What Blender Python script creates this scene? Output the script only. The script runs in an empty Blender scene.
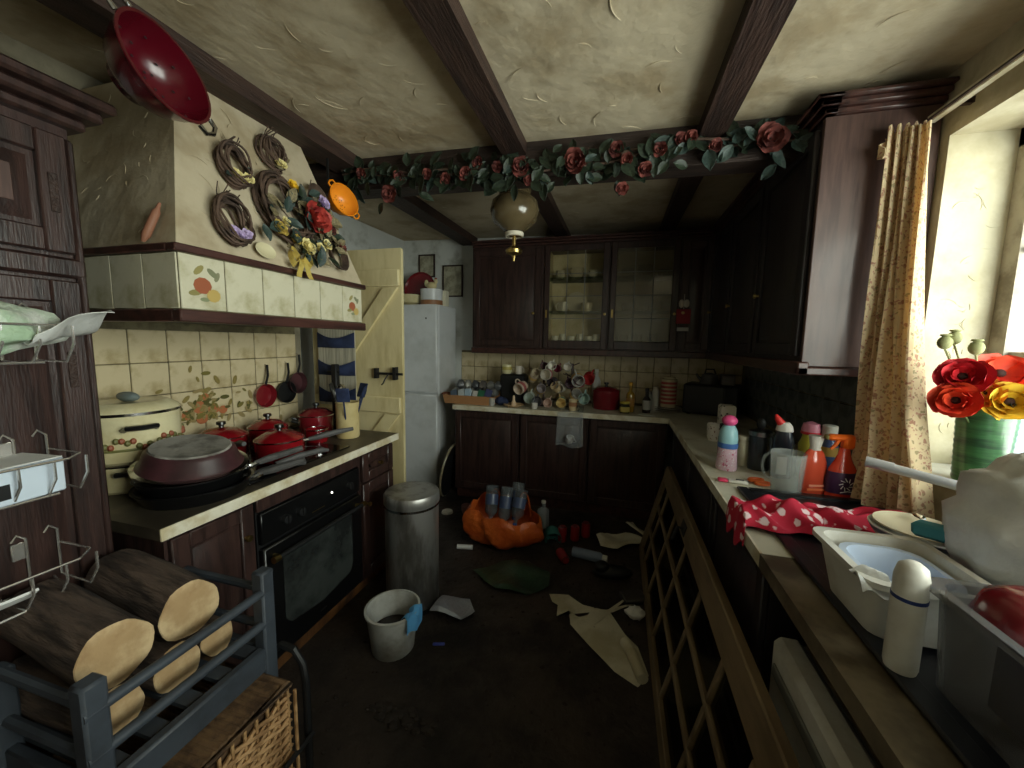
import bpy, bmesh, math, random
from mathutils import Matrix, Vector, Euler
rnd = random.Random(7)
PI = math.pi
sc = bpy.context.scene
C = sc.collection

# ------------------------------------------------------------------ camera
def look_matrix(yaw, pitch, roll):
    y, p, r = map(math.radians, (yaw, pitch, roll))
    fw = Vector((-math.sin(y)*math.cos(p), math.cos(y)*math.cos(p), math.sin(p)))
    rt = Vector((math.cos(y), math.sin(y), 0)); up = rt.cross(fw)
    rt2 = rt*math.cos(r) + up*math.sin(r); up2 = up*math.cos(r) - rt*math.sin(r)
    return Matrix((rt2, up2, -fw)).transposed().to_4x4()
cd = bpy.data.cameras.new('camera'); cam = bpy.data.objects.new('camera', cd); C.objects.link(cam)
cd.sensor_width = 36; cd.lens = 36*385/1024; cd.clip_start = .02
cam.matrix_world = Matrix.Translation((0, 0, 1.5)) @ look_matrix(15.3, -6.3, 1.0)
sc.camera = cam

# ------------------------------------------------------------------ world, daylight, exposure
w = bpy.data.worlds.new('world'); sc.world = w; w.use_nodes = True
bg = w.node_tree.nodes['Background']; bg.inputs[0].default_value = (.75, .85, 1, 1); bg.inputs[1].default_value = 2.2
def area(name, loc, rot, sx, sy, power, col):
    l = bpy.data.lights.new(name, 'AREA'); l.shape = 'RECTANGLE'; l.size = sx; l.size_y = sy; l.energy = power; l.color = col
    o = bpy.data.objects.new(name, l); C.objects.link(o); o.location = loc; o.rotation_euler = rot
    return o
# overcast daylight and light thrown up by the ground, just outside the kitchen window
area('daylight', (2.35, .05, 1.55), (0, math.radians(97), math.radians(-32)), 2.3, 3.2, 380, (1, .97, .93))
sc.view_settings.view_transform = 'Standard'; sc.view_settings.look = 'None'
sc.view_settings.gamma = 1; sc.view_settings.use_curve_mapping = False
sc.view_settings.exposure = .38

# ------------------------------------------------------------------ materials
def lin(c):
    return tuple((x/255/12.92 if x/255 <= .04045 else ((x/255+.055)/1.055)**2.4) for x in c) + (1,)
MATS = {}
def M(name, col, rough=.5, metal=0, col2=None, scale=6, lo=.4, hi=.65, stretch=(1, 1, 1), bump=0, bscale=40, trans=0, alpha=1,
      coat=0, spec=.5, ior=1.45, emit=0, col3=None, scale3=2, lo3=.55, hi3=.75, detail=5, rough2=None):
    if name in MATS: return MATS[name]
    m = bpy.data.materials.new(name); m.use_nodes = True; MATS[name] = m
    nt = m.node_tree; N = nt.nodes; L = nt.links; p = N['Principled BSDF']
    p.inputs['Base Color'].default_value = lin(col); p.inputs['Roughness'].default_value = rough
    p.inputs['Metallic'].default_value = metal; p.inputs['Specular IOR Level'].default_value = spec
    p.inputs['Transmission Weight'].default_value = trans; p.inputs['IOR'].default_value = ior
    p.inputs['Alpha'].default_value = alpha; p.inputs['Coat Weight'].default_value = coat; p.inputs['Coat Roughness'].default_value = .15
    if emit:
        p.inputs['Emission Color'].default_value = lin(col); p.inputs['Emission Strength'].default_value = emit
    if col2 or bump or col3:
        tc = N.new('ShaderNodeTexCoord'); mp = N.new('ShaderNodeMapping'); mp.inputs['Scale'].default_value = stretch
        L.new(tc.outputs['Object'], mp.inputs['Vector'])
    src = None
    def layer(prev, c, sc_, lo_, hi_):
        n = N.new('ShaderNodeTexNoise'); n.inputs['Scale'].default_value = sc_; n.inputs['Detail'].default_value = detail
        n.inputs['Roughness'].default_value = .62
        L.new(mp.outputs[0], n.inputs['Vector'])
        r = N.new('ShaderNodeMapRange'); r.inputs[1].default_value = lo_; r.inputs[2].default_value = hi_; r.interpolation_type = 'SMOOTHSTEP'
        L.new(n.outputs['Fac'], r.inputs[0])
        mx = N.new('ShaderNodeMix'); mx.data_type = 'RGBA'
        L.new(r.outputs[0], mx.inputs['Factor'])
        if prev is None: mx.inputs['A'].default_value = lin(col)
        else: L.new(prev, mx.inputs['A'])
        mx.inputs['B'].default_value = lin(c)
        if rough2 is not None and prev is None:
            rr = N.new('ShaderNodeMapRange'); rr.inputs[3].default_value = rough; rr.inputs[4].default_value = rough2
            L.new(r.outputs[0], rr.inputs[0]); L.new(rr.outputs[0], p.inputs['Roughness'])
        return mx.outputs['Result']
    if col2: src = layer(None, col2, scale, lo, hi)
    if col3: src = layer(src, col3, scale3, lo3, hi3)
    if src is not None: L.new(src, p.inputs['Base Color'])
    if bump:
        n = N.new('ShaderNodeTexNoise'); n.inputs['Scale'].default_value = bscale; n.inputs['Detail'].default_value = 6
        L.new(mp.outputs[0], n.inputs['Vector'])
        b = N.new('ShaderNodeBump'); b.inputs['Strength'].default_value = bump; b.inputs['Distance'].default_value = .02
        L.new(n.outputs['Fac'], b.inputs['Height']); L.new(b.outputs[0], p.inputs['Normal'])
    return m
PLASTER = M('aged_plaster', (188, 174, 148), .85, col2=(160, 143, 114), scale=3.5, lo=.42, hi=.68, bump=.6, bscale=9, col3=(118, 102, 74), scale3=1.3, lo3=.58, hi3=.82)
PLASTERW = M('pale_plaster', (222, 216, 200), .85, col2=(196, 188, 168), scale=3, bump=.35, bscale=10)
PLASTERD = M('sooty_plaster', (118, 112, 96), .85, col2=(92, 86, 72), scale=3, bump=.4, bscale=9)
ALCOVE = M('mildewed_paint', (200, 202, 198), .8, col2=(150, 150, 140), scale=4, lo=.5, hi=.75, bump=.15, bscale=14)
BEAM = M('dark_beam', (58, 40, 33), .6, col2=(38, 25, 21), scale=5, stretch=(6, .6, 6), bump=.4, bscale=20)
BEAMX = M('dark_cross_beam', (52, 38, 32), .65, col2=(36, 26, 22), scale=5, stretch=(.6, 6, 6), bump=.4, bscale=20)
WOOD = M('mahogany', (62, 43, 39), .38, col2=(40, 28, 26), scale=5, stretch=(7, 7, .7), bump=.12, bscale=30, coat=.25)
WOODL = M('mahogany_pale', (98, 72, 64), .45, col2=(74, 53, 47), scale=5, stretch=(7, 7, .7), coat=.15)  # lighter tone of the mahogany
WOODH = M('mahogany_trim', (74, 46, 40), .42, col2=(48, 30, 27), scale=5, stretch=(6, .8, 6), coat=.2)
WOODIN = M('cabinet_lining', (226, 216, 186), .7, col2=(200, 188, 152), scale=4)
PLINTH = M('brown_plinth', (112, 74, 40), .6, col2=(60, 38, 24), scale=3, stretch=(1, 3, 1))
TILE = M('cream_tile', (206, 190, 155), .22, col2=(174, 156, 117), scale=9, lo=.45, hi=.72, bump=.06, bscale=30, col3=(150, 130, 84), scale3=5, lo3=.62, hi3=.85)
TILEW = M('hood_tile', (204, 198, 174), .22, col2=(172, 164, 132), scale=8, lo=.45, hi=.72, bump=.05, bscale=30, col3=(150, 132, 94), scale3=4, lo3=.62, hi3=.85)
GROUT = M('grout', (112, 104, 78), .9, col2=(84, 76, 56), scale=12)
WORKTOP = M('worktop_laminate', (206, 202, 182), .4, col2=(172, 164, 138), scale=7, lo=.45, hi=.75, col3=(110, 90, 60), scale3=3, lo3=.6, hi3=.85)
WORKTOPD = M('worktop_grimy', (120, 108, 88), .5, col2=(78, 68, 52), scale=5, col3=(62, 50, 36), scale3=2.5, lo3=.5, hi3=.75)
EDGE = M('worktop_edge', (226, 220, 200), .45, col2=(196, 182, 148), scale=9)
FLOOR = M('grimy_floor', (60, 50, 43), .55, col2=(30, 25, 22), scale=2.2, lo=.38, hi=.66, bump=.5, bscale=30, col3=(66, 52, 42), scale3=4, lo3=.62, hi3=.85, rough2=.8)
BLACK = M('black_enamel', (14, 14, 15), .28, coat=.3)
BLACKM = M('black_matt', (20, 20, 21), .55)
SOOT = M('black_hob_glass', (12, 12, 14), .12)
STEEL = M('brushed_steel', (150, 150, 150), .3, 1, col2=(110, 108, 104), scale=5, stretch=(8, 8, .8))
DIRTYSTEEL = M('dull_bin_steel', (168, 166, 162), .4, .75, col2=(110, 106, 100), scale=3, stretch=(3, 3, .8))
CHROME = M('chrome', (205, 205, 205), .16, 1)
BRASS = M('old_brass', (186, 160, 100), .28, 1)
CREAMP = M('cream_paint', (212, 198, 154), .5, col2=(190, 174, 128), scale=3, stretch=(3, 3, .7), col3=(170, 150, 104), scale3=2.2, lo3=.62, hi3=.9)
WHITE = M('white_enamel', (226, 228, 230), .3, col2=(206, 208, 208), scale=2.5, coat=.2)
WPLASTIC = M('white_plastic', (222, 220, 212), .4, col2=(196, 190, 176), scale=5)
GASKET = M('grey_gasket', (120, 120, 116), .7)
REDE = M('red_enamel', (138, 20, 28), .16, coat=.6, col2=(112, 14, 22), scale=4)
REDP = M('crimson_plastic', (74, 7, 19), .22, coat=.4)
REDIN = M('crimson_inside', (80, 8, 21), .25, coat=.3)
MAROON = M('maroon_enamel', (118, 26, 34), .22, coat=.4)
PURPLE = M('purple_brown_enamel', (78, 46, 50), .35, col2=(56, 36, 38), scale=6)
BURNT = M('burnt_base', (150, 146, 138), .8, col2=(96, 92, 86), scale=9, bump=.3, bscale=40)
GREYH = M('grey_bakelite', (86, 84, 84), .6, col2=(64, 62, 62), scale=10)
CREAME = M('cream_enamel', (226, 216, 176), .25, coat=.4, col2=(204, 190, 144), scale=5)
ORANGE = M('orange_enamel', (240, 140, 24), .25, coat=.4)
OPLASTIC = M('orange_bag_film', (224, 112, 48), .35, col2=(196, 84, 30), scale=6, bump=.8, bscale=16, trans=.12)
TRIG = M('orange_trigger', (246, 112, 30), .4)
BARK = M('log_bark', (92, 76, 66), .9, col2=(48, 38, 33), scale=7, stretch=(.7, 4, 4), bump=.9, bscale=16)
CUT = M('cut_log', (204, 178, 138), .8, col2=(172, 142, 102), scale=9, bump=.2, bscale=40, col3=(132, 98, 66), scale3=6, lo3=.52, hi3=.75)
RACK = M('slate_rack', (62, 68, 76), .5, col2=(48, 52, 58), scale=6)
WICKER = M('wicker', (190, 150, 104), .7, col2=(140, 104, 66), scale=20)
WICKERD = M('dark_wicker', (120, 92, 64), .7, col2=(76, 56, 40), scale=18)
PAPER = M('old_paper', (214, 208, 186), .85, col2=(186, 176, 146), scale=4, bump=.15, bscale=12)
PAPERW = M('white_card', (232, 232, 230), .8)
GLASS = M('clear_glass', (235, 240, 240), .06, trans=1, ior=1.3)
FILM = M('clear_film', (215, 220, 222), .15, alpha=.2, bump=.9, bscale=22)
FILMW = M('white_bag_film', (228, 228, 224), .45, col2=(200, 200, 196), scale=5, bump=.6, bscale=10)
FROST = M('frosted_plastic', (206, 214, 210), .2, alpha=.22)
GREYBOX = M('grey_translucent_tub', (88, 86, 84), .3, alpha=.6)
def thin_glass(name, a, tint=(230, 235, 230), murk=0):
    m = bpy.data.materials.new(name); m.use_nodes = True; nt = m.node_tree; N = nt.nodes; N.remove(N['Principled BSDF'])
    t = N.new('ShaderNodeBsdfTransparent'); t.inputs[0].default_value = lin(tint)
    g = N.new('ShaderNodeBsdfGlossy'); g.inputs['Roughness'].default_value = .08
    mx = N.new('ShaderNodeMixShader'); mx.inputs[0].default_value = a
    nt.links.new(t.outputs[0], mx.inputs[1]); nt.links.new(g.outputs[0], mx.inputs[2]); nt.links.new(mx.outputs[0], N['Material Output'].inputs[0])
    if murk:
        df = N.new('ShaderNodeBsdfDiffuse'); df.inputs[0].default_value = lin((150, 142, 120)); m2 = N.new('ShaderNodeMixShader'); m2.inputs[0].default_value = murk  # murky pane: flat diffuse colour mixed over the glass
        nt.links.new(mx.outputs[0], m2.inputs[1]); nt.links.new(df.outputs[0], m2.inputs[2]); nt.links.new(m2.outputs[0], N['Material Output'].inputs[0])
    return m
PANE = thin_glass('window_pane', .06); CABPANE = thin_glass('cabinet_pane', .05, (246, 244, 236)); CABPANED = thin_glass('murky_cabinet_pane', .08, (225, 222, 210), .3)
def pattern(name, base, spots, scale=14, thr=.32, rough=.85, bump=.2, through=0):
    """cloth: base colour with round voronoi motifs in the given colours"""
    m = bpy.data.materials.new(name); m.use_nodes = True; nt = m.node_tree; N = nt.nodes; L = nt.links; p = N['Principled BSDF']
    p.inputs['Roughness'].default_value = rough
    tc = N.new('ShaderNodeTexCoord'); prev = None
    ns = N.new('ShaderNodeTexNoise'); ns.inputs['Scale'].default_value = scale*1.5; L.new(tc.outputs['Object'], ns.inputs['Vector'])
    va = N.new('ShaderNodeVectorMath'); va.operation = 'MULTIPLY_ADD'; va.inputs[1].default_value = (.03,)*3
    L.new(ns.outputs['Color'], va.inputs[0]); L.new(tc.outputs['Object'], va.inputs[2])
    for k, c in enumerate(spots):
        v = N.new('ShaderNodeTexVoronoi'); v.inputs['Scale'].default_value = scale*(1+.37*k)
        mp = N.new('ShaderNodeMapping'); mp.inputs['Location'].default_value = (k*3.1, k*1.7, k*.9)
        L.new(va.outputs[0], mp.inputs[0]); L.new(mp.outputs[0], v.inputs['Vector'])
        r = N.new('ShaderNodeMapRange'); r.inputs[1].default_value = thr; r.inputs[2].default_value = thr-.08
        L.new(v.outputs['Distance'], r.inputs[0])
        mx = N.new('ShaderNodeMix'); mx.data_type = 'RGBA'; L.new(r.outputs[0], mx.inputs['Factor'])
        if prev is None: mx.inputs['A'].default_value = lin(base)
        else: L.new(prev, mx.inputs['A'])
        mx.inputs['B'].default_value = lin(c); prev = mx.outputs['Result']
    L.new(prev, p.inputs['Base Color'])
    if bump:
        b = N.new('ShaderNodeBump'); b.inputs['Strength'].default_value = bump; b.inputs['Distance'].default_value = .004
        n2 = N.new('ShaderNodeTexNoise'); n2.inputs['Scale'].default_value = 60; L.new(tc.outputs['Object'], n2.inputs['Vector'])
        L.new(n2.outputs['Fac'], b.inputs['Height']); L.new(b.outputs[0], p.inputs['Normal'])
    if through:
        tr = N.new('ShaderNodeBsdfTranslucent'); L.new(prev, tr.inputs[0]); mx = N.new('ShaderNodeMixShader'); mx.inputs[0].default_value = through
        L.new(p.outputs[0], mx.inputs[1]); L.new(tr.outputs[0], mx.inputs[2]); L.new(mx.outputs[0], N['Material Output'].inputs[0])
    MATS[name] = m
    return m
CURTAIN = pattern('floral_curtain', (236, 218, 182), [(190, 146, 122), (182, 166, 128), (206, 174, 142), (206, 158, 136)], 30, .28, through=.4)
HEARTS = pattern('red_heart_cloth', (190, 24, 56), [(236, 210, 214)], 24, .36)
SPECK = pattern('pink_flower_print', (224, 190, 206), [(200, 90, 130), (240, 236, 240)], 60, .3, .4, 0)
COW = pattern('cow_print', (222, 218, 206), [(60, 52, 48)], 30, .3, .5, 0)
LEAFG = M('garland_leaf', (42, 54, 38), .55, col2=(22, 30, 23), scale=8)
LEAFT = M('teal_leaf', (54, 70, 64), .55, col2=(34, 48, 45), scale=8)
ROSER = M('dusty_red_silk', (122, 62, 54), .75, col2=(76, 34, 32), scale=20)
ROSEB = M('bright_red_silk', (176, 62, 52), .6, col2=(124, 32, 34), scale=20)
STEM = M('twig_brown', (92, 72, 60), .8, col2=(58, 44, 36), scale=14)
GOLD = M('gold_ribbon', (214, 190, 104), .35, .3, col2=(176, 146, 62), scale=12)
CREAMF = M('cream_silk', (226, 212, 150), .6)
LILAC = M('lilac_silk', (190, 170, 206), .7)
YELLOWF = M('yellow_silk', (226, 186, 50), .6, col2=(196, 146, 30), scale=18)
ORANGEF = M('orange_poppy', (232, 76, 40), .55, col2=(196, 44, 28), scale=12)
REDF = M('red_poppy', (206, 34, 44), .55, col2=(166, 18, 32), scale=12)
POD = M('poppy_pod', (150, 150, 104), .7)
VASE = M('green_vase', (70, 124, 74), .3, col2=(34, 66, 44), scale=3, stretch=(1, 1, 9), coat=.3)
AMBER = M('amber_lamp_glass', (106, 92, 66), .18, col2=(84, 71, 48), scale=6, trans=.25, coat=.4)
BLUE = M('navy_cloth', (44, 56, 90), .8, col2=(28, 36, 62), scale=8)
SKYBLUE = M('light_blue_cloth', (96, 170, 226), .8)
STONEC = M('cream_stoneware', (206, 188, 138), .4, col2=(188, 168, 116), scale=4)
def flat(name, c, r=.5, **k): return M('c_'+name, c, r, **k)

# ------------------------------------------------------------------ mesh builder
class B:
    def __init__(s): s.v = []; s.f = []; s.M = Matrix()
    def add(s, vs, fs):
        o = len(s.v); s.v += [tuple(s.M @ Vector(v)) for v in vs]; s.f += [tuple(i+o for i in f) for f in fs]; return s
    def box(s, x0, x1, y0, y1, z0, z1, bev=0):
        x0, x1 = sorted((x0, x1)); y0, y1 = sorted((y0, y1)); z0, z1 = sorted((z0, z1))
        if not bev:
            vs = [(x, y, z) for x in (x0, x1) for y in (y0, y1) for z in (z0, z1)]
            return s.add(vs, [(0, 1, 3, 2), (4, 6, 7, 5), (0, 4, 5, 1), (2, 3, 7, 6), (0, 2, 6, 4), (1, 5, 7, 3)])
        bev = min(bev, .49*min(x1-x0, y1-y0, z1-z0))
        vs = []; ids = {}
        X, Y, Z = (x0, x1), (y0, y1), (z0, z1); sg = (1, -1)
        for i in (0, 1):
            for j in (0, 1):
                for k in (0, 1):
                    bx, by, bz = X[i]+sg[i]*bev, Y[j]+sg[j]*bev, Z[k]+sg[k]*bev
                    for a, p in enumerate(((X[i], by, bz), (bx, Y[j], bz), (bx, by, Z[k]))):
                        ids[i, j, k, a] = len(vs); vs.append(p)
        fs = []
        q = ((0, 0), (0, 1), (1, 1), (1, 0))
        for i in (0, 1):
            fs.append([ids[i, a, b, 0] for a, b in q]); fs.append([ids[a, i, b, 1] for a, b in q]); fs.append([ids[a, b, i, 2] for a, b in q])
        for a in (0, 1):
            for b in (0, 1):
                fs.append([ids[0, a, b, 1], ids[1, a, b, 1], ids[1, a, b, 2], ids[0, a, b, 2]])
                fs.append([ids[a, 0, b, 0], ids[a, 1, b, 0], ids[a, 1, b, 2], ids[a, 0, b, 2]])
                fs.append([ids[a, b, 0, 0], ids[a, b, 1, 0], ids[a, b, 1, 1], ids[a, b, 0, 1]])
                for c in (0, 1): fs.append([ids[a, b, c, 0], ids[a, b, c, 1], ids[a, b, c, 2]])
        return s.add(vs, fs)
    def hexa(s, lo, hi):                       # two rings of four points
        return s.add(list(lo)+list(hi), [(3, 2, 1, 0), (4, 5, 6, 7)] + [(i, (i+1) % 4, 4+(i+1) % 4, 4+i) for i in range(4)])
    def lathe(s, prof, seg=20, c=(0, 0, 0), sx=1, sy=1, wob=None):
        vs = []; fs = []; rings = []
        for r, z in prof:
            if r < 1e-6: rings.append([len(vs)]); vs.append((c[0], c[1], c[2]+z))
            else:
                ring = []
                for k in range(seg):
                    a = 2*PI*k/seg; q = r*(wob(a, z) if wob else 1)
                    ring.append(len(vs)); vs.append((c[0]+q*math.cos(a)*sx, c[1]+q*math.sin(a)*sy, c[2]+z))
                rings.append(ring)
        for A, D in zip(rings, rings[1:]):
            if len(A) == 1 and len(D) == 1: continue
            for k in range(seg):
                k2 = (k+1) % seg
                if len(A) == 1: fs.append((A[0], D[k2], D[k]))
                elif len(D) == 1: fs.append((A[k], A[k2], D[0]))
                else: fs.append((A[k], A[k2], D[k2], D[k]))
        return s.add(vs, fs)
    def tube(s, pts, r, seg=7, closed=False):
        P = [Vector(p) for p in pts]; n = len(P); R = r if isinstance(r, (list, tuple)) else [r]*n
        vs = []; fs = []; prev = None
        for i in range(n):
            t = (P[(i+1) % n]-P[i-1]) if closed else (P[min(i+1, n-1)]-P[max(i-1, 0)])
            t = t.normalized() if t.length > 1e-9 else Vector((0, 0, 1))
            if prev is None:
                a = Vector((0, 0, 1)) if abs(t.z) < .9 else Vector((1, 0, 0)); prev = t.cross(a).normalized()
            prev = (prev - t*prev.dot(t)).normalized(); b2 = t.cross(prev)
            for k in range(seg):
                a = 2*PI*k/seg; vs.append(P[i]+(prev*math.cos(a)+b2*math.sin(a))*R[i])
        for i in range(n if closed else n-1):
            j = (i+1) % n
            for k in range(seg):
                k2 = (k+1) % seg; fs.append((i*seg+k, i*seg+k2, j*seg+k2, j*seg+k))
        if not closed: fs += [tuple(range(seg))[::-1], tuple((n-1)*seg+k for k in range(seg))]
        return s.add(vs, fs)
    def sph(s, c, r, seg=12, rings=8, wob=None):
        if not isinstance(r, (tuple, list)): r = (r,)*3
        vs = [(c[0], c[1], c[2]-r[2])]; fs = []
        for i in range(1, rings):
            p = PI*i/rings-PI/2
            for k in range(seg):
                a = 2*PI*k/seg; d = (math.cos(p)*math.cos(a), math.cos(p)*math.sin(a), math.sin(p)); q = wob(d) if wob else 1
                vs.append((c[0]+d[0]*r[0]*q, c[1]+d[1]*r[1]*q, c[2]+d[2]*r[2]*q))
        vs.append((c[0], c[1], c[2]+r[2])); top = len(vs)-1
        for k in range(seg):
            k2 = (k+1) % seg; fs.append((0, 1+k2, 1+k)); fs.append((top, top-seg+k, top-seg+k2))
            for i in range(rings-2): a = 1+i*seg; fs.append((a+k, a+k2, a+seg+k2, a+seg+k))
        return s.add(vs, fs)
    def grid(s, fn, nu, nv, th=0, closeu=False):
        vs = [Vector(fn(i/(nu-1) if not closeu else i/nu, j/(nv-1))) for j in range(nv) for i in range(nu)]
        fs = []
        for j in range(nv-1):
            for i in range(nu if closeu else nu-1):
                i2 = (i+1) % nu; fs.append((j*nu+i, j*nu+i2, (j+1)*nu+i2, (j+1)*nu+i))
        if th:
            me = bpy.data.meshes.new('t'); me.from_pydata([tuple(v) for v in vs], [], fs); bm = bmesh.new(); bm.from_mesh(me); bpy.data.meshes.remove(me)
            bm.normal_update(); bmesh.ops.solidify(bm, geom=bm.faces[:], thickness=th)
            bm.verts.index_update(); vs = [v.co.copy() for v in bm.verts]; fs = [tuple(v.index for v in f.verts) for f in bm.faces]; bm.free()
        return s.add(vs, fs)
    def prism(s, pts, d):                      # planar polygon extruded by vector d
        n = len(pts); d = Vector(d)
        return s.add(list(pts)+[Vector(p)+d for p in pts], [tuple(range(n))[::-1], tuple(range(n, 2*n))]+[(i, (i+1) % n, n+(i+1) % n, n+i) for i in range(n)])
    def mesh(s, name, ang=40, smooth=True):
        me = bpy.data.meshes.new(name); me.from_pydata(s.v, [], s.f)
        bm = bmesh.new(); bm.from_mesh(me); bmesh.ops.recalc_face_normals(bm, faces=bm.faces[:]); bm.to_mesh(me); bm.free()
        if smooth:
            me.polygons.foreach_set('use_smooth', [True]*len(me.polygons)); me.set_sharp_from_angle(angle=math.radians(ang))
        me.update(); return me
def tag(o, label=None, cat=None, group=None, kind=None):
    for k, v in (('label', label), ('category', cat), ('group', group), ('kind', kind)):
        if v: o[k] = v
    return o
def obj(name, b, mat, parent=None, ang=40, world=False):
    if world and parent is not None:
        im = parent.matrix_basis.inverted(); b.v = [tuple(im @ Vector(v)) for v in b.v]
    me = b.mesh(name, ang) if isinstance(b, B) else b
    o = bpy.data.objects.new(name, me); C.objects.link(o)
    if isinstance(b, B): me.materials.append(mat)
    if parent is not None: o.parent = parent
    return o
def solo(name, b, mat, label, cat, loc=(0, 0, 0), rz=0, group=None, rot=None, ang=40):
    o = obj(name, b, mat, ang=ang); o.location = loc; o.rotation_euler = rot or (0, 0, rz); return tag(o, label, cat, group)
def thing(name, label, cat, loc=(0, 0, 0), rz=0, group=None, rot=None):
    o = bpy.data.objects.new(name, None); C.objects.link(o); o.empty_display_size = .05
    o.location = loc; o.rotation_euler = rot or (0, 0, rz)
    o.matrix_basis = Matrix.Translation(loc) @ Euler(rot or (0, 0, rz)).to_matrix().to_4x4()
    return tag(o, label, cat, group)
def struct(name, b, mat, label=None, cat=None, ang=40):
    o = obj(name, b, mat, ang=ang); o['kind'] = 'structure'
    return tag(o, label, cat)
def inst(name, me, parent, mtx):
    o = bpy.data.objects.new(name, me); C.objects.link(o); o.parent = parent; o.matrix_basis = mtx; return o
def withmat(b, name, mat, ang=40): me = b.mesh(name, ang); me.materials.append(mat); return me
def frame(o, z, x=(1, 0, 0)):
    z = Vector(z).normalized(); x = Vector(x); x = (x-z*x.dot(z)).normalized(); y = z.cross(x)
    m = Matrix((x, y, z)).transposed().to_4x4(); m.translation = Vector(o); return m
def noise_wob(seed, amp, f=3):
    ph = [random.Random(seed+i).uniform(0, 6.28) for i in range(6)]
    return lambda d: 1+amp*(math.sin(f*d[0]*2+ph[0]+math.cos(f*d[1]+ph[1]))+math.sin(f*1.7*d[2]+ph[2])*.7+math.sin(f*2.3*d[1]+ph[3])*.5)

# ================================================================== SETTING
XL, XA, YB, XR, YF = -2.05, -2.30, 3.86, 1.08, -.75
def zc(x, y): return 2.48+.02*(y-1.8)-.02*x
def arcs(n, place, seed, rmin=.03, rmax=.11):
    """raised trowel strokes of the plaster: short tapering arcs on a surface; place(u,v)->matrix or None"""
    b = B(); r = random.Random(seed)
    for _ in range(n):
        m = place(r.random(), r.random())
        if m is None: continue
        R_ = r.uniform(rmin, rmax); a0 = r.uniform(0, 6.28); sw = r.uniform(.5, 1.7); k = 7
        pts = [m @ Vector((R_*math.cos(a0+sw*i/k)-R_*math.cos(a0), R_*math.sin(a0+sw*i/k)-R_*math.sin(a0), .0005)) for i in range(k+1)]
        b.tube(pts, [.0005+.0013*math.sin(PI*i/k)**.6 for i in range(k+1)], 5)
    return b
fl = B().box(-2.5, 1.4, YF-.1, YB+.12, -.1, 0); floor = struct('floor', fl, FLOOR, 'dark grimy kitchen floor littered with rubbish', 'floor')
b = B(); nx, ny = 2, 2
b.hexa([(-2.45, YF-.1, zc(-2.45, YF-.1)), (1.4, YF-.1, zc(1.4, YF-.1)), (1.4, YB+.12, zc(1.4, YB+.12)), (-2.45, YB+.12, zc(-2.45, YB+.12))],
       [(-2.45, YF-.1, 2.75), (1.4, YF-.1, 2.75), (1.4, YB+.12, 2.75), (-2.45, YB+.12, 2.75)])
ceiling = struct('ceiling', b, PLASTER, 'cream swirled plaster ceiling between dark beams', 'ceiling')
def cpl(u, v):
    x = -2.0+u*3.0; y = .3+v*3.2; m = frame((x, y, zc(x, y)), (0.02, -.02, -1)); return m
tag(obj('plaster_relief', arcs(230, cpl, 3), PLASTER, ceiling), kind='stuff')
wall_left = struct('wall_left', B().box(-2.45, XL, YF-.1, 2.12, 0, 2.7), M('nicotine_plaster', (140, 132, 112), .85, col2=(104, 96, 78), scale=3, bump=.4, bscale=9), 'dingy plaster wall behind the cooker', 'wall')
struct('wall_recess', B().box(-2.45, XA, 2.12, YB+.12, 0, 2.7), ALCOVE, 'pale painted wall past the plank door', 'wall')
wall_back = struct('wall_back', B().box(-2.45, 1.4, YB, YB+.12, 0, 2.7), ALCOVE, 'stained pale wall at the far end behind the fridge', 'wall')
wall_front = struct('wall_front', B().box(-2.45, 1.4, YF-.1, YF, 0, 2.7), PLASTERW, 'plain wall on the viewer\'s side of the kitchen', 'wall')
WY0, WY1, WZ0, WZ1 = -.45, 1.78, 1.06, 2.24
b = B().box(XR, 1.36, YF-.1, YB+.12, 0, WZ0).box(XR, 1.36, YF-.1, YB+.12, WZ1, 2.7).box(XR, 1.36, WY1, YB+.12, WZ0, WZ1).box(XR, 1.36, YF-.1, WY0, WZ0, WZ1)
WINPL = M('window_wall_plaster', (202, 194, 170), .85, col2=(172, 162, 134), scale=3, bump=.45, bscale=10)
wall_right = struct('wall_right', b, WINPL, 'thick plastered wall holding the deep kitchen window', 'wall')
tag(obj('plaster_relief', arcs(34, lambda u, v: frame((XR+.075+u*.06, WY1, WZ0+.15+v*.85), (0, -1, 0)), 8, .02, .05), WINPL, wall_right), kind='stuff')
obj('sill_board', B().box(XR-.03, 1.27, WY0, WY1, WZ0, WZ0+.015, .004), WPLASTIC, wall_right)
# window
FRAMEM = M('weathered_window_frame', (168, 160, 144), .6, col2=(120, 110, 94), scale=7)
win = B(); z0, z1 = WZ0+.015, WZ1
win.box(1.27, 1.34, WY1-.06, WY1, z0, z1).box(1.27, 1.34, WY0, WY0+.06, z0, z1).box(1.27, 1.34, WY0, WY1, z1-.06, z1).box(1.27, 1.34, WY0, WY1, z0, z0+.06)
window = struct('window_1', win, FRAMEM, 'deep-set kitchen window letting daylight in beside the flowers', 'window')
ys = [WY0+.06, .29, 1.04, WY1-.06]
for y in ys[1:3]: obj('mullion', B().box(1.275, 1.335, y-.03, y+.03, z0+.06, z1-.06, .004), FRAMEM, window)
for a, c in zip(ys, ys[1:]):
    for k in range(3):
        hz = (z1-z0-.12)/3; obj('pane', B().box(1.303, 1.307, a+.02, c-.02, z0+.06+k*hz+.008, z0+.06+(k+1)*hz-.008), PANE, window)
    for k in (1, 2): obj('glazing_bar', B().box(1.285, 1.325, a, c, z0+.06+k*hz-.01, z0+.06+k*hz+.01), FRAMEM, window)
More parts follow.
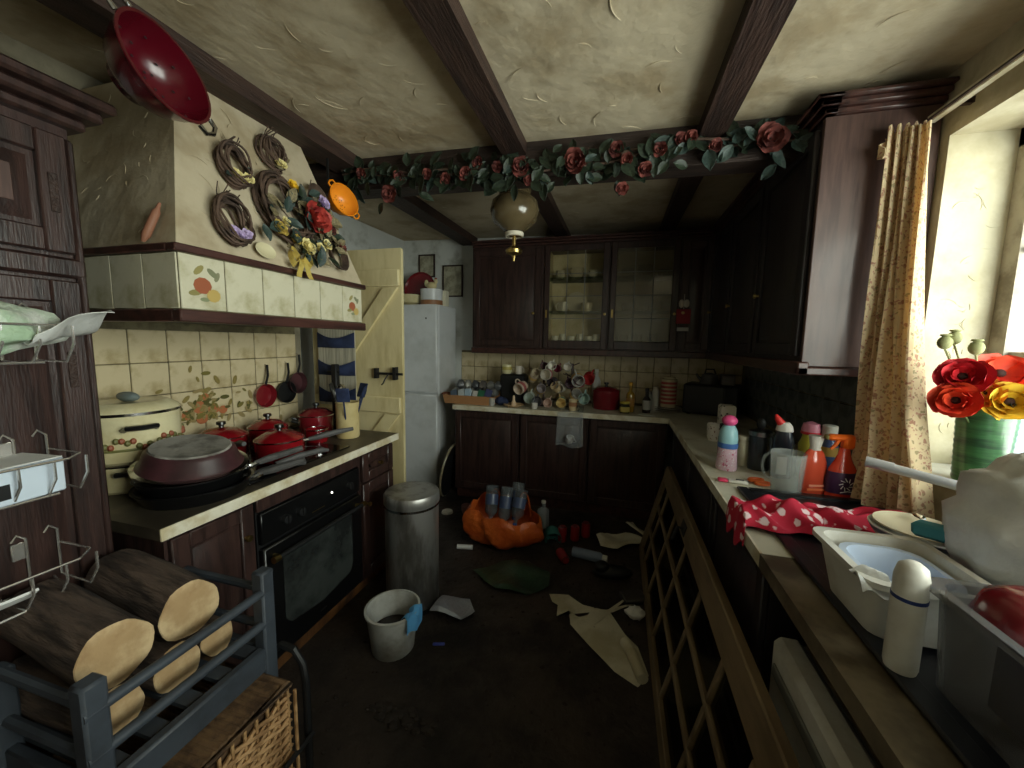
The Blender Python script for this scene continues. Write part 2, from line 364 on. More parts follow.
# beams
def beam(i, x0, x1, y0, y1, th, mat, label):
    b = B(); e = .0
    b.hexa([(x0, y0, zc(x0, y0)-th), (x1, y0, zc(x1, y0)-th), (x1, y1, zc(x1, y1)-th), (x0, y1, zc(x0, y1)-th)],
           [(x0, y0, zc(x0, y0)+.01), (x1, y0, zc(x1, y0)+.01), (x1, y1, zc(x1, y1)+.01), (x0, y1, zc(x0, y1)+.01)])
    return struct('trim_%d' % i, b, mat, label, 'beam')
beam(1, -1.61, -1.45, YF, YB, .07, BEAM, 'dark ceiling beam above the cooker hood')
beam(2, -.61, -.49, YF, YB, .06, BEAM, 'dark ceiling beam over the middle of the room')
beam(3, .30, .41, YF, YB, .06, BEAM, 'dark ceiling beam nearest the window side')
beam(4, -2.04, .73, 1.99, 2.13, .17, BEAMX, 'dark cross beam carrying the rose garland')
# tiles -------------------------------------------------------------
def tilemesh(w, h, t=.008): return B().box(-w/2, w/2, -h/2, h/2, 0, t, .003)
g = obj('grout_bed', B().box(XL, XL+.004, .70, 2.07, .90, 1.60), GROUT, wall_left)
tms = [withmat(tilemesh(.146, .146), 'tile', TILE)]
def tiles(parent, org, ux, uz, nrm, nu, nv, s, me):
    for i in range(nu):
        for j in range(nv):
            p = Vector(org)+Vector(ux)*(i+.5)*s+Vector(uz)*(j+.5)*s
            m = frame(p+Vector(nrm)*(.002+.001*rnd.random()), nrm, ux); inst('tile', me, parent, m)
tiles(wall_left, (XL, .72, .925), (0, 1, 0), (0, 0, 1), (1, 0, 0), 9, 4, .15, tms[0])
obj('grout_bed', B().box(-1.62, XR, YB-.004, YB, .90, 1.40), GROUT, wall_back)
tiles(wall_back, (-1.62, YB-.004, .93), (1, 0, 0), (0, 0, 1), (0, -1, 0), 18, 3, .15, tms[0])
obj('grout_bed', B().box(XR-.004, XR, 1.95, YB-.01, .90, 1.42), GROUT, wall_right)
TILED = withmat(tilemesh(.146, .146), 'tile', M('shaded_tile', (104, 108, 106), .25, col2=(80, 84, 84), scale=8))  # the wall tile again, with shade and haze put into its colour
tiles(wall_right, (XR-.004, 1.95, .93), (0, 1, 0), (0, 0, 1), (-1, 0, 0), 12, 3, .15, TILED)
# painted fruit on the cooker wall tiles
def prints(parent, m, items, name='fruit_print'):
    """flat glaze print: ('leaf'|'fruit', u, v, size, angle, colour)"""
    by = {}
    for kind, u, v, s, a, c in items:
        b = by.setdefault(c, B())
        n = 10; pts = []
        for k in range(n):
            t = 2*PI*k/n
            x, y = (s*math.cos(t), s*.45*math.sin(t)) if kind == 'leaf' else (s*math.cos(t), s*.92*math.sin(t))
            pts.append(m @ Vector((u+x*math.cos(a)-y*math.sin(a), v+x*math.sin(a)+y*math.cos(a), .0002*rnd.random())))
        b.prism(pts, (m.to_3x3() @ Vector((0, 0, .0006))))
    for c, b in by.items(): obj(name, b, flat('print%d_%d_%d' % c, c, .3), parent)
mw = frame((XL+.0145, 1.47, 1.14), (1, 0, 0), (0, 1, 0))
it = []
for k in range(120):
    a = rnd.uniform(-.35, PI+.35); r = abs(rnd.gauss(0, .095)); u = r*1.5*math.cos(a)*1.2; v = r*math.sin(a)*1.3-.05
    it.append(('leaf', u, v, rnd.uniform(.014, .028), rnd.uniform(0, 6.28), rnd.choice([(120, 110, 60), (140, 124, 74), (92, 88, 50), (150, 132, 90)])))
for u, v, s in ((-.03, 0, .034), (.04, -.02, .03), (-.02, -.06, .03), (.09, -.03, .024), (-.09, -.03, .026), (.0, .05, .02)):
    it.append(('fruit', u, v, s, 0, (178, 108, 72)))
prints(wall_left, mw, it)

# ================================================================== COOKER HOOD
hood = thing('cooker_hood', 'tapered plaster cooker hood with a band of cream fruit tiles', 'cooker hood', (-1.70, 1.37, 1.55))
b = B()
HX = -1.35; Y0, Y1 = .92, 1.83
b.hexa([(XL+.002, Y0, 1.79), (HX, Y0, 1.79), (HX, Y1, 1.79), (XL+.002, Y1, 1.79)], [(XL+.002, 1.10, 2.44), (-1.565, 1.10, 2.44), (-1.565, 1.67, 2.44), (XL+.002, 1.67, 2.44)])
obj('canopy', b, PLASTER, hood, world=True)
b = B().box(XL+.002, HX-.004, Y0+.004, Y1-.004, 1.585, 1.765); obj('tile_band', b, GROUT, hood, world=True)
for (za, zb, e) in ((1.545, 1.585, .006), (1.765, 1.79, .012)):
    b = B().box(HX-.03, HX+e, Y0-e, Y1+.02, za, zb, .004).box(XL+.002, HX-.03, Y0-e, Y0+.03, za, zb, .004)
    obj('wood_trim', b, WOODH, hood, world=True)
obj('underside', B().box(XL+.002, HX-.03, Y0+.03, Y1-.01, 1.56, 1.58), BLACKM, hood, world=True)
th = withmat(B().box(-.0735, .0735, -.087, .087, 0, .006, .002), 'tile', TILEW)
for i in range(6):
    inst('tile', th, hood, hood.matrix_basis.inverted() @ frame((HX-.005, Y0+.077+i*.1505, 1.675), (1, 0, 0), (0, 1, 0)))
for i in range(4):
    inst('tile', th, hood, hood.matrix_basis.inverted() @ frame((HX-.08-i*.1505, Y0+.005, 1.675), (0, -1, 0), (1, 0, 0)))
for yc, s in ((Y0+.077, 1), (Y0+.077+5*.1505, .85)):
    m = hood.matrix_basis.inverted() @ frame((HX+.0014, yc, 1.672), (1, 0, 0), (0, 1, 0))
    prints(hood, m, [('fruit', -.005, -.005, .03*s, 0, (158, 92, 66)), ('fruit', .03*s, -.035*s, .024*s, .4, (186, 160, 96)), ('leaf', -.03*s, -.03*s, .022*s, .2, (140, 132, 84)),
        ('leaf', -.015*s, .045*s, .022*s, .8, (150, 140, 90)), ('leaf', .03*s, .04*s, .022*s, -.7, (126, 128, 100)), ('leaf', .0, -.05*s, .016*s, 0, (130, 136, 104)), ('leaf', .045*s, .03*s, .018*s, 1.2, (134, 132, 104))])
hn = Vector((.951, 0, .308)); hv = Vector((-.308, 0, .951)); hO = Vector((HX, Y0, 1.79))
def hp(u, v, d=0): return hO+Vector((0, u, 0))+hv*v+hn*d
relief = arcs(60, lambda u, v: frame(hp(.10+.16*v+(.70-.36*v)*u, .09+.5*v, 0), hn, (0, 1, 0)), 5, .03, .06)
tag(obj('plaster_relief', relief, PLASTER, hood, world=True), kind='stuff')
relief = arcs(26, lambda u, v: frame((-1.95+(.50-.16*v)*u, Y0+.18*(.08+.8*v), 1.79+.65*(.08+.8*v)), (0, -.9637, .2668), (1, 0, 0)), 15, .02, .05)
tag(obj('plaster_relief', relief, PLASTER, hood, world=True), kind='stuff')

# flowers -----------------------------------------------------------
def petal_ring(b, n, r, h, tilt, m, seed=0, wid=.7):
    rr = random.Random(seed)
    for k in range(n):
        a = 2*PI*(k+rr.uniform(-.2, .2))/n; rl = r*rr.uniform(.85, 1.12)
        def fn(u, v):
            q = (u-.5)*2; L_ = v; rad = rl*(.12+.88*L_)*math.cos(tilt*L_*.6); ww = rl*wid*math.sin(min(1, .25+L_*.9)*PI*.62)
            x = rad-.30*rl*q*q*L_**2; y = q*ww*(1-.18*L_**4); z = h+rl*math.sin(tilt)*L_**1.5-.25*rl*q*q*L_*0+rl*.08*math.sin(5*q+k)*L_
            ca, sa = math.cos(a), math.sin(a)
            return m @ Vector((x*ca-y*sa, x*sa+y*ca, z))
        b.grid(fn, 6, 5)
def bloom(r, m, seed=0, double=True):
    b = B()
    petal_ring(b, 6, r, 0, .45, m, seed)
    if double: petal_ring(b, 5, r*.72, r*.10, .9, m, seed+1); petal_ring(b, 4, r*.45, r*.2, 1.25, m, seed+2)
    return b
leafb = B()
def leaf_fn(u, v):
    q = (u-.5)*2; wdt = .36*math.sin(PI*min(1, v*.96+.02))**.8*(1-.25*v)
    return (q*wdt, v, .10*abs(q)-.35*v*v*.5)
leafb.grid(leaf_fn, 5, 6, .012)
LEAFME = withmat(leafb, 'leaf', LEAFG); LEAFME2 = LEAFME.copy(); LEAFME2.materials.clear(); LEAFME2.materials.append(LEAFT)
LEAFME3 = LEAFME.copy(); LEAFME3.materials.clear(); LEAFME3.materials.append(M('dried_leaf', (134, 122, 90), .7, col2=(96, 86, 62), scale=8))
def wreath(u, v, ru, rv, label, flower, mat, tilt=0):
    m = hp(u, v, .012)
    t = thing('twig_wreath', label, 'wreath', m, group='wreaths on the cooker hood'); t.matrix_basis = frame(m, hn, (0, 1, 0)) @ Matrix.Rotation(tilt, 4, 'Z')
    loc, rot, _ = t.matrix_basis.decompose(); t.location = loc; t.rotation_euler = rot.to_euler()
    b = B(); rr = random.Random(int(u*1000))
    for k in range(14):
        ph = rr.uniform(0, 6.28); dr = rr.uniform(-.24, .26)
        pts = [((ru*(1+dr+.06*math.sin(3*a+ph)))*math.cos(a), (rv*(1+dr+.06*math.sin(4*a+ph)))*math.sin(a), .006+.010*math.sin(2*a+ph)+.003*k) for a in [2*PI*i/22 for i in range(22)]]
        b.tube(pts, .0045, 5, True)
    obj('twigs', b, STEM, t)
    b = B()
    for k in range(5):
        a = rr.uniform(.8, 2.4); p = Vector((ru*math.cos(a), rv*math.sin(a), .015)); d = Vector((rr.uniform(-.02, .05), rr.uniform(.03, .07), .02)); b.tube([p, p+d*.5, p+d+Vector((.01, 0, 0))], .0022, 4)
    obj('sprig', b, STEM, t)
    for k in range(flower):
        a = -PI/2+(k-(flower-1)/2)*.6; obj('dried_flower', bloom(.022, Matrix.Translation((ru*.85*math.cos(a), rv*.85*math.sin(a), .038)), k), mat, t)
    for k in range(6):
        a = rr.uniform(-2.6, -.2); inst('leaf', LEAFME2 if k % 3 == 1 else LEAFME3, t, Matrix.Translation((ru*math.cos(a), rv*math.sin(a), .026)) @ Euler((.5, 0, rr.uniform(0, 6.28))).to_matrix().to_4x4() @ Matrix.Scale(.035, 4))
    return t
wreath(.28, .36, .050, .072, 'round twig wreath with pale flowers, upper left on the hood', 3, CREAMF)
wreath(.50, .515, .045, .066, 'small twig wreath highest on the hood, near the beam', 2, CREAMF)
wreath(.195, .118, .050, .074, 'brown twig wreath with lilac flowers, lowest left on the hood', 3, LILAC)
# the big arrangement
t = thing('flower_arrangement', 'large dried flower arrangement with red rose and gold ribbons on the hood', 'flower arrangement', (0, 0, 0))
t.matrix_basis = frame(hp(.53, .20, .012), hn, (0, 1, 0)) @ Matrix.Scale(1.12, 4); loc, rot, _ = t.matrix_basis.decompose(); t.location = loc; t.rotation_euler = rot.to_euler(); t.scale = (1.12,)*3
b = B(); rr = random.Random(5)
for k in range(11):
    ph = rr.uniform(0, 6.28); R1 = .12*(1+rr.uniform(-.2, .2))
    b.tube([(-.05+R1*.8*math.cos(a), .05+R1*math.sin(a), .01+.012*math.sin(2*a+ph)+.002*k) for a in [2*PI*i/24 for i in range(24)]], .0048, 5, True)
for k in range(14):
    a = rr.uniform(0, 6.28); p = Vector((rr.uniform(-.1, .12), rr.uniform(-.08, .12), .02)); d = Vector((math.cos(a), math.sin(a), .3))*rr.uniform(.05, .12); b.tube([p, p+d*.6, p+d], .0025, 4)
obj('twigs', b, STEM, t)
obj('red_rose', bloom(.068, Matrix.Translation((.05, .03, .05)) @ Matrix.Rotation(.2, 4, 'X'), 2), ROSEB, t)
for k, (u, v, r, mt) in enumerate(((-.0, .15, .028, YELLOWF), (-.13, -.055, .03, GOLD), (-.02, -.10, .036, CREAMF), (-.07, -.08, .024, GOLD), (.05, -.09, .026, CREAMF), (.10, -.06, .024, CREAMF), (.03, -.13, .028, GOLD), (-.09, -.02, .02, CREAMF), (.15, .02, .03, ROSER), (.19, -.05, .028, ROSER), (.16, .14, .03, LILAC))):
    obj('dried_flower', bloom(r, Matrix.Translation((u, v, .035)), k+9), mt, t)
for k in range(84):
    u, v = max(-.2, min(.17, rr.gauss(.03, .10))), rr.gauss(.0, .09)
    inst('leaf', (LEAFME3 if rr.random() < .55 else LEAFME2) if rr.random() < .75 else LEAFME, t, Matrix.Translation((u, v, .02+rr.random()*.02)) @ Euler((rr.uniform(.1, .8), 0, rr.uniform(0, 6.28))).to_matrix().to_4x4() @ Matrix.Scale(rr.uniform(.04, .075), 4))
for k, (u, v) in enumerate(((.16, .16), (.18, -.08))):
    b = B()
    for q in range(6): b.tube([(u+.04*(1+q*.05)*math.cos(a), v+.055*(1+q*.05)*math.sin(a), .01+.004*q) for a in [2*PI*i/18 for i in range(18)]], .004, 5, True)
    obj('small_wreath', b, STEM, t)
b = B()
for s in (-1, 1):
    b.grid(lambda u, v, s=s: (-.06+s*(.012+.035*math.sin(PI*u)), -.15-.06*u*0-.03*math.sin(2*PI*u)*1.0+(v-.5)*.012, .03+(v-.5)*.022), 12, 3, .001)
    b.grid(lambda u, v, s=s: (-.06+s*.03*u+(v-.5)*.024, -.15-.075*u, .03+.006*math.sin(5*u)), 6, 3, .001)
obj('gold_bow', b, GOLD, t)
# small oval dish on ledge
b = B().lathe([(0, 0), (.03, .002), (.045, .012), (.043, .014), (.028, .006), (0, .004)], 20, sy=.72)
o = solo('trinket_dish', b, flat('dish', (206, 196, 160), .3), 'little oval cream dish propped on the hood ledge', 'dish')
mm = frame(hp(.315, .040, .012), hn, (0, 1, 0)); loc, rot, _ = mm.decompose(); o.location = loc; o.rotation_euler = rot.to_euler()
b = B().tube([(0, 0, 0), (.004, 0, .012), (.007, 0, .02), (.028, 0, .10), (.030, 0, .108), (.034, 0, .13)], [.005, .009, .0125, .0115, .007, .004], 10)
solo('wooden_pestle', b, flat('pestle', (142, 96, 74), .6), 'small brown wooden pestle leaning on the hood side ledge', 'pestle', (-1.46, .899, 1.793), rot=(-.27, 0, 0))

# ================================================================== CUPBOARDS
def panel_door(b, x0, x1, z0, z1, t=.02, fr=.055):
    """frame and raised panel door, front at y=-t"""
    b.box(x0, x0+fr, -t, 0, z0, z1, .004).box(x1-fr, x1, -t, 0, z0, z1, .004).box(x0+fr, x1-fr, -t, 0, z0, z0+fr, .004).box(x0+fr, x1-fr, -t, 0, z1-fr, z1, .004)
    b.box(x0+fr, x1-fr, -t*.35, 0, z0+fr, z1-fr)
    g = .014; i = .03
    a = [(x0+fr+g, -t*.35, z0+fr+g), (x1-fr-g, -t*.35, z0+fr+g), (x1-fr-g, -t*.35, z1-fr-g), (x0+fr+g, -t*.35, z1-fr-g)]
    c = [(x0+fr+g+i, -t*.95, z0+fr+g+i), (x1-fr-g-i, -t*.95, z0+fr+g+i), (x1-fr-g-i, -t*.95, z1-fr-g-i), (x0+fr+g+i, -t*.95, z1-fr-g-i)]
    return b.hexa(a, c)
def knob(parent, x, y, z, mat=BRASS, r=.013):
    b = B(); b.M = Matrix.Translation((x, y, z)) @ Matrix.Rotation(PI/2, 4, 'X'); b.lathe([(0, 0), (r*.5, 0), (r*.5, .010), (r, .016), (r*.9, .024), (0, .027)], 12)
    return obj('knob', b, mat, parent)
def unit(name, label, cat, loc, rz, w, d, z0, z1, doors, wood=WOOD, knobs=True, group=None):
    t = thing(name, label, cat, loc, rz, group=group)
    obj('body', B().box(0, w, 0, d, z0, z1), wood, t)
    for (x0, x1, a, c, kx) in doors:
        dr = obj('door' if c-a > .25 else 'drawer', panel_door(B(), x0, x1, a, c), wood, t)
        if knobs: knob(dr, kx, -.02, (a+c)/2 if c-a < .25 else (c-.12 if z1 < 1 else a+.3), BRASS)
    return t
# left run: base cabinet, oven, base cabinet, worktop
BX = -1.37
R90 = PI/2
cw = .32
unit('base_cabinet', 'dark panelled base cabinet beside the log rack, left of the oven', 'cabinet', (BX, .83, 0), R90, .31, .66, .10, .865, [(.01, .30, .12, .85, .26)], group='cabinets under the left worktop')
unit('base_cabinet', 'narrow dark base cabinet between the oven and the steel bin', 'cabinet', (BX, 1.78, 0), R90, .34, .66, .10, .865, [(.02, .32, .12, .68, .05), (.02, .32, .69, .85, .17)], group='cabinets under the left worktop')
solo('plinth_board', B().box(0, .02, .84, 2.11, 0, .098, .003), PLINTH, 'worn brown plinth board below the oven', 'plinth', (-1.44, 0, 0))
ov = thing('built_in_oven', 'black built-in oven with glass door and brass handle ends', 'oven', (BX, 1.15, 0), R90)
obj('body', B().box(.0, .62, .0, .60, .11, .865), BLACKM, ov)
obj('fascia_strip', B().box(.0, .62, -.012, 0, .80, .865, .003), WOOD, ov)
obj('control_panel', B().box(.005, .615, -.022, 0, .66, .795, .004), BLACK, ov)
dr = obj('oven_door', B().box(.005, .615, -.03, 0, .13, .645, .006), BLACK, ov)
OGL = M('oven_glass', (58, 62, 60), .2, col2=(34, 36, 36), scale=5)
b = B(); b.prism([(.09, -.0305, .24+.05), (.12, -.0305, .25), (.31, -.0305, .225), (.50, -.0305, .25), (.53, -.0305, .29), (.53, -.0305, .575), (.09, -.0305, .575)], (0, -.002, 0)); obj('glass', b, OGL, dr)
for x in (.05, .57): obj('handle_bracket', B().tube([(x, -.03, .60), (x, -.06, .60)], .009, 8), BRASS, dr)
b = B().tube([(.03, -.062, .60), (.59, -.062, .60)], .011, 8); obj('handle', b, BLACKM, dr)
for x in (.03, .59): obj('handle_end', B().tube([(x-.014, -.062, .60), (x+.014, -.062, .60)], .0145, 10), BRASS, dr)
for x in (.12, .20, .53):
    b = B(); b.M = Matrix.Translation((x, -.022, .725)) @ Matrix.Rotation(R90, 4, 'X'); b.lathe([(0, 0), (.021, 0), (.019, .018), (0, .02)], 16); b.box(-.003, .003, -.018, .018, .018, .024); obj('control_knob', b, BLACKM, ov)
obj('pilot_light', B().sph((.40, -.023, .735), .005, 8, 6), M('pilot', (255, 255, 240), .4, emit=2.5), ov)
obj('badge', B().box(.27, .35, -.0232, -.022, .685, .689), BRASS, ov); obj('badge', B().box(.29, .33, -.0315, -.03, .175, .183), STEEL, dr)
# worktop left
t = thing('worktop', 'grimy cream worktop along the cooker side with a white front edge', 'worktop', (-1.69, 1.48, .868))
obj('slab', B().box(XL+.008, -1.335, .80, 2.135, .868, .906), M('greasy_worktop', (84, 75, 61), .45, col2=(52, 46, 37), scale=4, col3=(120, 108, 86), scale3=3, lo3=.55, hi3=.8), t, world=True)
obj('front_edge', B().box(-1.335, -1.328, .80, 2.135, .866, .907, .002), EDGE, t, world=True)
hob = thing('hob', 'black glass hob set into the cooker worktop', 'hob', (-1.68, 1.46, .907))
obj('glass', B().box(-.28, .28, -.30, .30, 0, .006, .002), SOOT, hob)
for x, y, r in ((-.13, -.14, .09), (.13, -.14, .07), (-.13, .15, .07), (.13, .15, .09)): obj('cooking_zone', B().lathe([(r-.004, .0062), (r-.004, .0072), (r, .0072), (r, .0062)], 28, (x, y, 0)), GREYH, hob)
# tall cupboard on the left
tc = thing('tall_cupboard', 'tall dark mahogany cupboard with panelled doors at the left edge', 'cupboard', (-1.5, .10, 0), R90)
W = .665
obj('body', B().box(-.5, W, 0, .53, 0, 2.09), WOOD, tc)
for a, c in ((.12, 1.645), (1.72, 2.03)):
    d_ = obj('door', panel_door(B(), .10, W-.016, a, c, .024, .06), WOOD, tc)
    if a > 1: obj('raised_field', B().box(.21, W-.125, -.0245, -.022, a+.11, c-.11, .001), WOODL, d_)
    b = B(); b.box(W-.06, W-.042, -.027, -.024, (a+c)/2-.05 if a > 1 else 1.35, (a+c)/2+.05 if a > 1 else 1.45, .001); obj('lock_plate', b, BEAM, d_)
obj('corner_pilaster', B().box(W-.014, W+.005, -.016, 0, .10, 2.03, .006), WOOD, tc)
obj('mid_rail', B().box(-.5, W+.006, -.018, 0, 1.655, 1.71, .008), WOOD, tc)
b = B().box(-.5, W+.03, -.03, .53, 2.06, 2.09, .008).box(-.5, W+.055, -.06, .53, 2.09, 2.12, .008).box(-.5, W+.075, -.085, .53, 2.12, 2.15, .008)
obj('cornice', b, WOOD, tc)
# far wall units
YFU = 3.515
UT = 2.365
unit('wall_cabinet', 'dark mahogany wall cabinet with a solid panel door above the basket', 'cabinet', (-1.365, YFU, 0), 0, .685, .34, 1.44, UT, [(.02, .665, 1.46, UT-.03, .60)], group='wall cabinets on the far wall')
SHELFG = thin_glass('glass_shelf', .12, (205, 225, 215))
def glazed(label, x0, wdt, pane):
    t = thing('glazed_cabinet', label, 'cabinet', (x0, YFU, 0), group='wall cabinets on the far wall')
    b = B().box(0, .018, 0, .34, 1.44, UT).box(wdt-.018, wdt, 0, .34, 1.44, UT).box(.018, wdt-.018, 0, .34, 1.44, 1.458).box(.018, wdt-.018, 0, .34, UT-.018, UT)
    obj('body', b, WOOD, t); obj('lining', B().box(.018, wdt-.018, .328, .338, 1.458, UT-.018).box(.018, .021, .005, .328, 1.458, UT-.018).box(wdt-.021, wdt-.018, .005, .328, 1.458, UT-.018), WOODIN, t)
    for z in (1.77, 2.07): obj('shelf', B().box(.019, wdt-.019, .03, .327, z+.004, z+.013), SHELFG, t)
    f = .052; x1 = wdt-.006
    d = obj('door', B().box(.006, f, -.02, 0, 1.445, UT-.01, .004).box(x1-f, x1, -.02, 0, 1.445, UT-.01, .004).box(f, x1-f, -.02, 0, 1.445, 1.445+f+.02, .004).box(f, x1-f, -.02, 0, UT-.01-f, UT-.01, .004), WOOD, t)
    a0, a1, c0, c1 = f, x1-f, 1.445+f+.02, UT-.01-f
    for i in range(3):
        for j in range(4):
            ww = (a1-a0)/3; hh = (c1-c0)/4
            obj('pane', B().box(a0+i*ww+.002, a0+(i+1)*ww-.002, -.012, -.009, c0+j*hh+.002, c0+(j+1)*hh-.002), pane, d)
    b = B()
    for i in (1, 2): b.box(a0+i*ww-.003, a0+i*ww+.003, -.014, -.007, c0, c1)
    for j in (1, 2, 3): b.box(a0, a1, -.014, -.007, c0+j*hh-.003, c0+j*hh+.003)
    obj('lead_strip', b, GASKET, d); knob(d, x1-.025, -.02, 1.75, BRASS, .012)
    obj('key_plate', B().box(.02, .035, -.022, -.02, 1.72, 1.79), BRASS, d)
    return t
glazed('glazed wall cabinet showing bright china behind clean leaded panes', -.675, .575, CABPANE)
glazed('glazed wall cabinet with murky leaded panes, nearer the dark corner', -.095, .56, CABPANED)
unit('wall_cabinet', 'dark corner wall cabinet with a red tag hanging from its door', 'cabinet', (.47, YFU, 0), 0, .25, .34, 1.44, UT, [(.01, .24, 1.46, UT-.03, .03)], group='wall cabinets on the far wall')
# right wall run
DARKW = M('shaded_dark_wood', (46, 40, 44), .45, col2=(34, 30, 34), scale=5, stretch=(7, 7, .7), coat=.2)  # dark wood; the dim bluish cast on this side is put into its colour
RX = .72
for k, (y1, wdt, lb) in enumerate(((3.50, .55, 'black-brown wall cabinet deepest in the right corner'), (2.945, .55, 'black-brown wall cabinet in the middle of the right wall run'), (2.39, .555, 'black-brown wall cabinet with bare end panel beside the curtain'))):
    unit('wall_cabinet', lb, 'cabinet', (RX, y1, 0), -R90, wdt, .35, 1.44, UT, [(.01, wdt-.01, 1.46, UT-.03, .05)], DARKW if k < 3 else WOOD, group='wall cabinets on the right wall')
endp = solo('end_panel', B().box(RX-.005, XR-.006, 1.813, 1.833, 1.42, UT, .003), M('pale_panel', (84, 62, 56), .45, col2=(66, 47, 43), scale=5, stretch=(7, 7, .7), coat=.15), 'pale brown end panel of the wall cupboards next to the curtain', 'panel')  # paler brown than the cabinet fronts
# cornice and pelmet (continuous)
b = B()
for z0_, z1_, e in ((UT-.0, UT+.02, .015), (UT+.02, UT+.04, .035), (UT+.04, UT+.056, .055)):
    b.box(-1.365, RX, YFU-e, YFU+.03, z0_, z1_, .004); b.box(RX-e, RX+.03, 1.81-e, YFU+.03, z0_, z1_, .004); b.box(RX-e, XR-.006, 1.81-e, 1.84, z0_, z1_, .004)
solo('cornice', b, WOODH, 'stepped mahogany cornice along the top of the wall cupboards', 'cornice')
b = B().box(-1.372, RX+.02, YFU-.022, YFU+.02, 1.385, 1.439, .006).box(RX-.022, RX+.02, 1.80, YFU-.02, 1.385, 1.439, .006).box(RX-.022, XR-.006, 1.80, 1.83, 1.385, 1.419, .006)
solo('pelmet', b, WOODH, 'dark moulded light pelmet under the wall cupboards', 'pelmet')
# far base units
for k, (x0, wdt, lb) in enumerate(((-1.45, .62, 'dark base cabinet at the far left, beside the fridge'), (-.82, .60, 'dark base cabinet in the middle of the far run, behind the hanging film bag'), (-.21, .62, 'dark base cabinet at the right end of the far run'))):
    unit('base_cabinet', lb, 'cabinet', (x0, 3.30, 0), 0, wdt, .54, .10, .865, [(.01, wdt-.01, .12, .85, .07)], WOOD, knobs=False, group='base cabinets under the far worktop')
solo('plinth_board', B().box(-1.45, .45, 3.35, 3.37, 0, .098), WOODH, 'dark plinth under the far base cabinets', 'plinth')
for k, (y1, wdt, lb) in enumerate(((3.24, .66, 'black-brown base cabinet under the right worktop, furthest from the viewer'), (2.57, .66, 'black-brown base cabinet behind the paned door lying on the floor'), (1.90, .66, 'black-brown sink cabinet under the bottles'))):
    unit('base_cabinet', lb, 'cabinet', (.47, y1, 0), -R90, wdt, .58, .10, .865, [(.01, wdt-.01, .12, .85, .06)], DARKW, knobs=False, group='base cabinets on the right')
wt = thing('worktop', 'pale L-shaped worktop turning from the far wall along the window wall', 'worktop', (.75, 3.5, .868))
obj('slab', B().box(-1.46, XR-.014, 3.265, YB-.014, .868, .908).box(.425, XR-.014, 1.20, 3.265, .868, .908), WORKTOP, wt, world=True)
obj('stained_section', B().box(.425, XR-.014, .30, 1.199, .868, .9075), WORKTOPD, wt, world=True)
obj('front_edge', B().box(-1.46, .425, 3.258, 3.265, .866, .909).box(.418, .425, 1.20, 3.265, .866, .909), EDGE, wt, world=True)
obj('stained_edge', B().box(.418, .425, .30, 1.199, .866, .9085), WORKTOPD, wt, world=True)
# under-counter freezer
fz = thing('undercounter_freezer', 'white under-counter freezer with grubby top, below the window worktop', 'freezer', (.72, .85, 0))
obj('body', B().box(.53, XR-.02, .52, 1.16, .02, .69, .008), WORKTOPD, fz, world=True); d_ = obj('door', B().box(.455, .525, .52, 1.165, .04, .70, .016), WPLASTIC, fz, world=True)
obj('gasket', B().box(.5255, .5295, .53, 1.15, .05, .685), GASKET, fz, world=True)
obj('grip_groove', B().box(.4535, .456, .56, 1.12, .635, .65), GASKET, d_ , world=False) if False else None
b = B().box(.448, .456, .56, 1.13, .60, .635, .003); obj('handle', b, GASKET, fz, world=True)
# black inset sink
sk = thing('inset_sink', 'black inset sink with raised rim under the tea towels and washing-up bowl', 'sink', (.75, 1.3, .905))
b = B().box(.50, .54, .45, 1.74, .909, .921, .004).box(.98, 1.02, .45, 1.74, .909, .921, .004).box(.54, .98, 1.70, 1.74, .909, .921, .004).box(.54, .98, .45, .49, .909, .921, .004)
obj('rim', b, M('black_sink', (26, 27, 32), .3), sk, world=True); obj('drainer', B().box(.54, .98, .49, 1.70, .909, .9125), MATS['black_sink'], sk, world=True)

# ================================================================== PLANK DOOR
dl = B(); dl.box(-1.995, -1.315, 2.168, 2.172, .02, 2.06)
door = struct('door_1', dl, CREAMP, 'cream ledged and braced plank door standing open past the cooker', 'door')
pw = .68/6
for i in range(6): obj('plank', B().box(-1.995+i*pw+.002, -1.995+(i+1)*pw-.002, 2.172, 2.200, .02, 2.06, .004), CREAMP, door)
for z in (.25, 1.03, 1.83): obj('ledge', B().box(-1.98, -1.325, 2.146, 2.168, z, z+.10, .004), CREAMP, door)
for za, zb in ((.36, 1.02), (1.14, 1.82)):
    p = [(-1.97, za), (-1.87, za), (-1.335, zb), (-1.435, zb)]
    obj('brace', B().prism([(x, 2.148, z) for x, z in p], (0, .02, 0)), CREAMP, door)
b = B().box(-1.50, -1.30, 2.140, 2.146, 1.275, 1.290).box(-1.505, -1.485, 2.138, 2.168, 1.25, 1.315).box(-1.365, -1.345, 2.130, 2.168, 1.245, 1.325); b.tube([(-1.405, 2.142, 1.275), (-1.405, 2.11, 1.25), (-1.415, 2.105, 1.225), (-1.43, 2.11, 1.215)], .005, 6)
obj('latch', b, BLACKM, door)

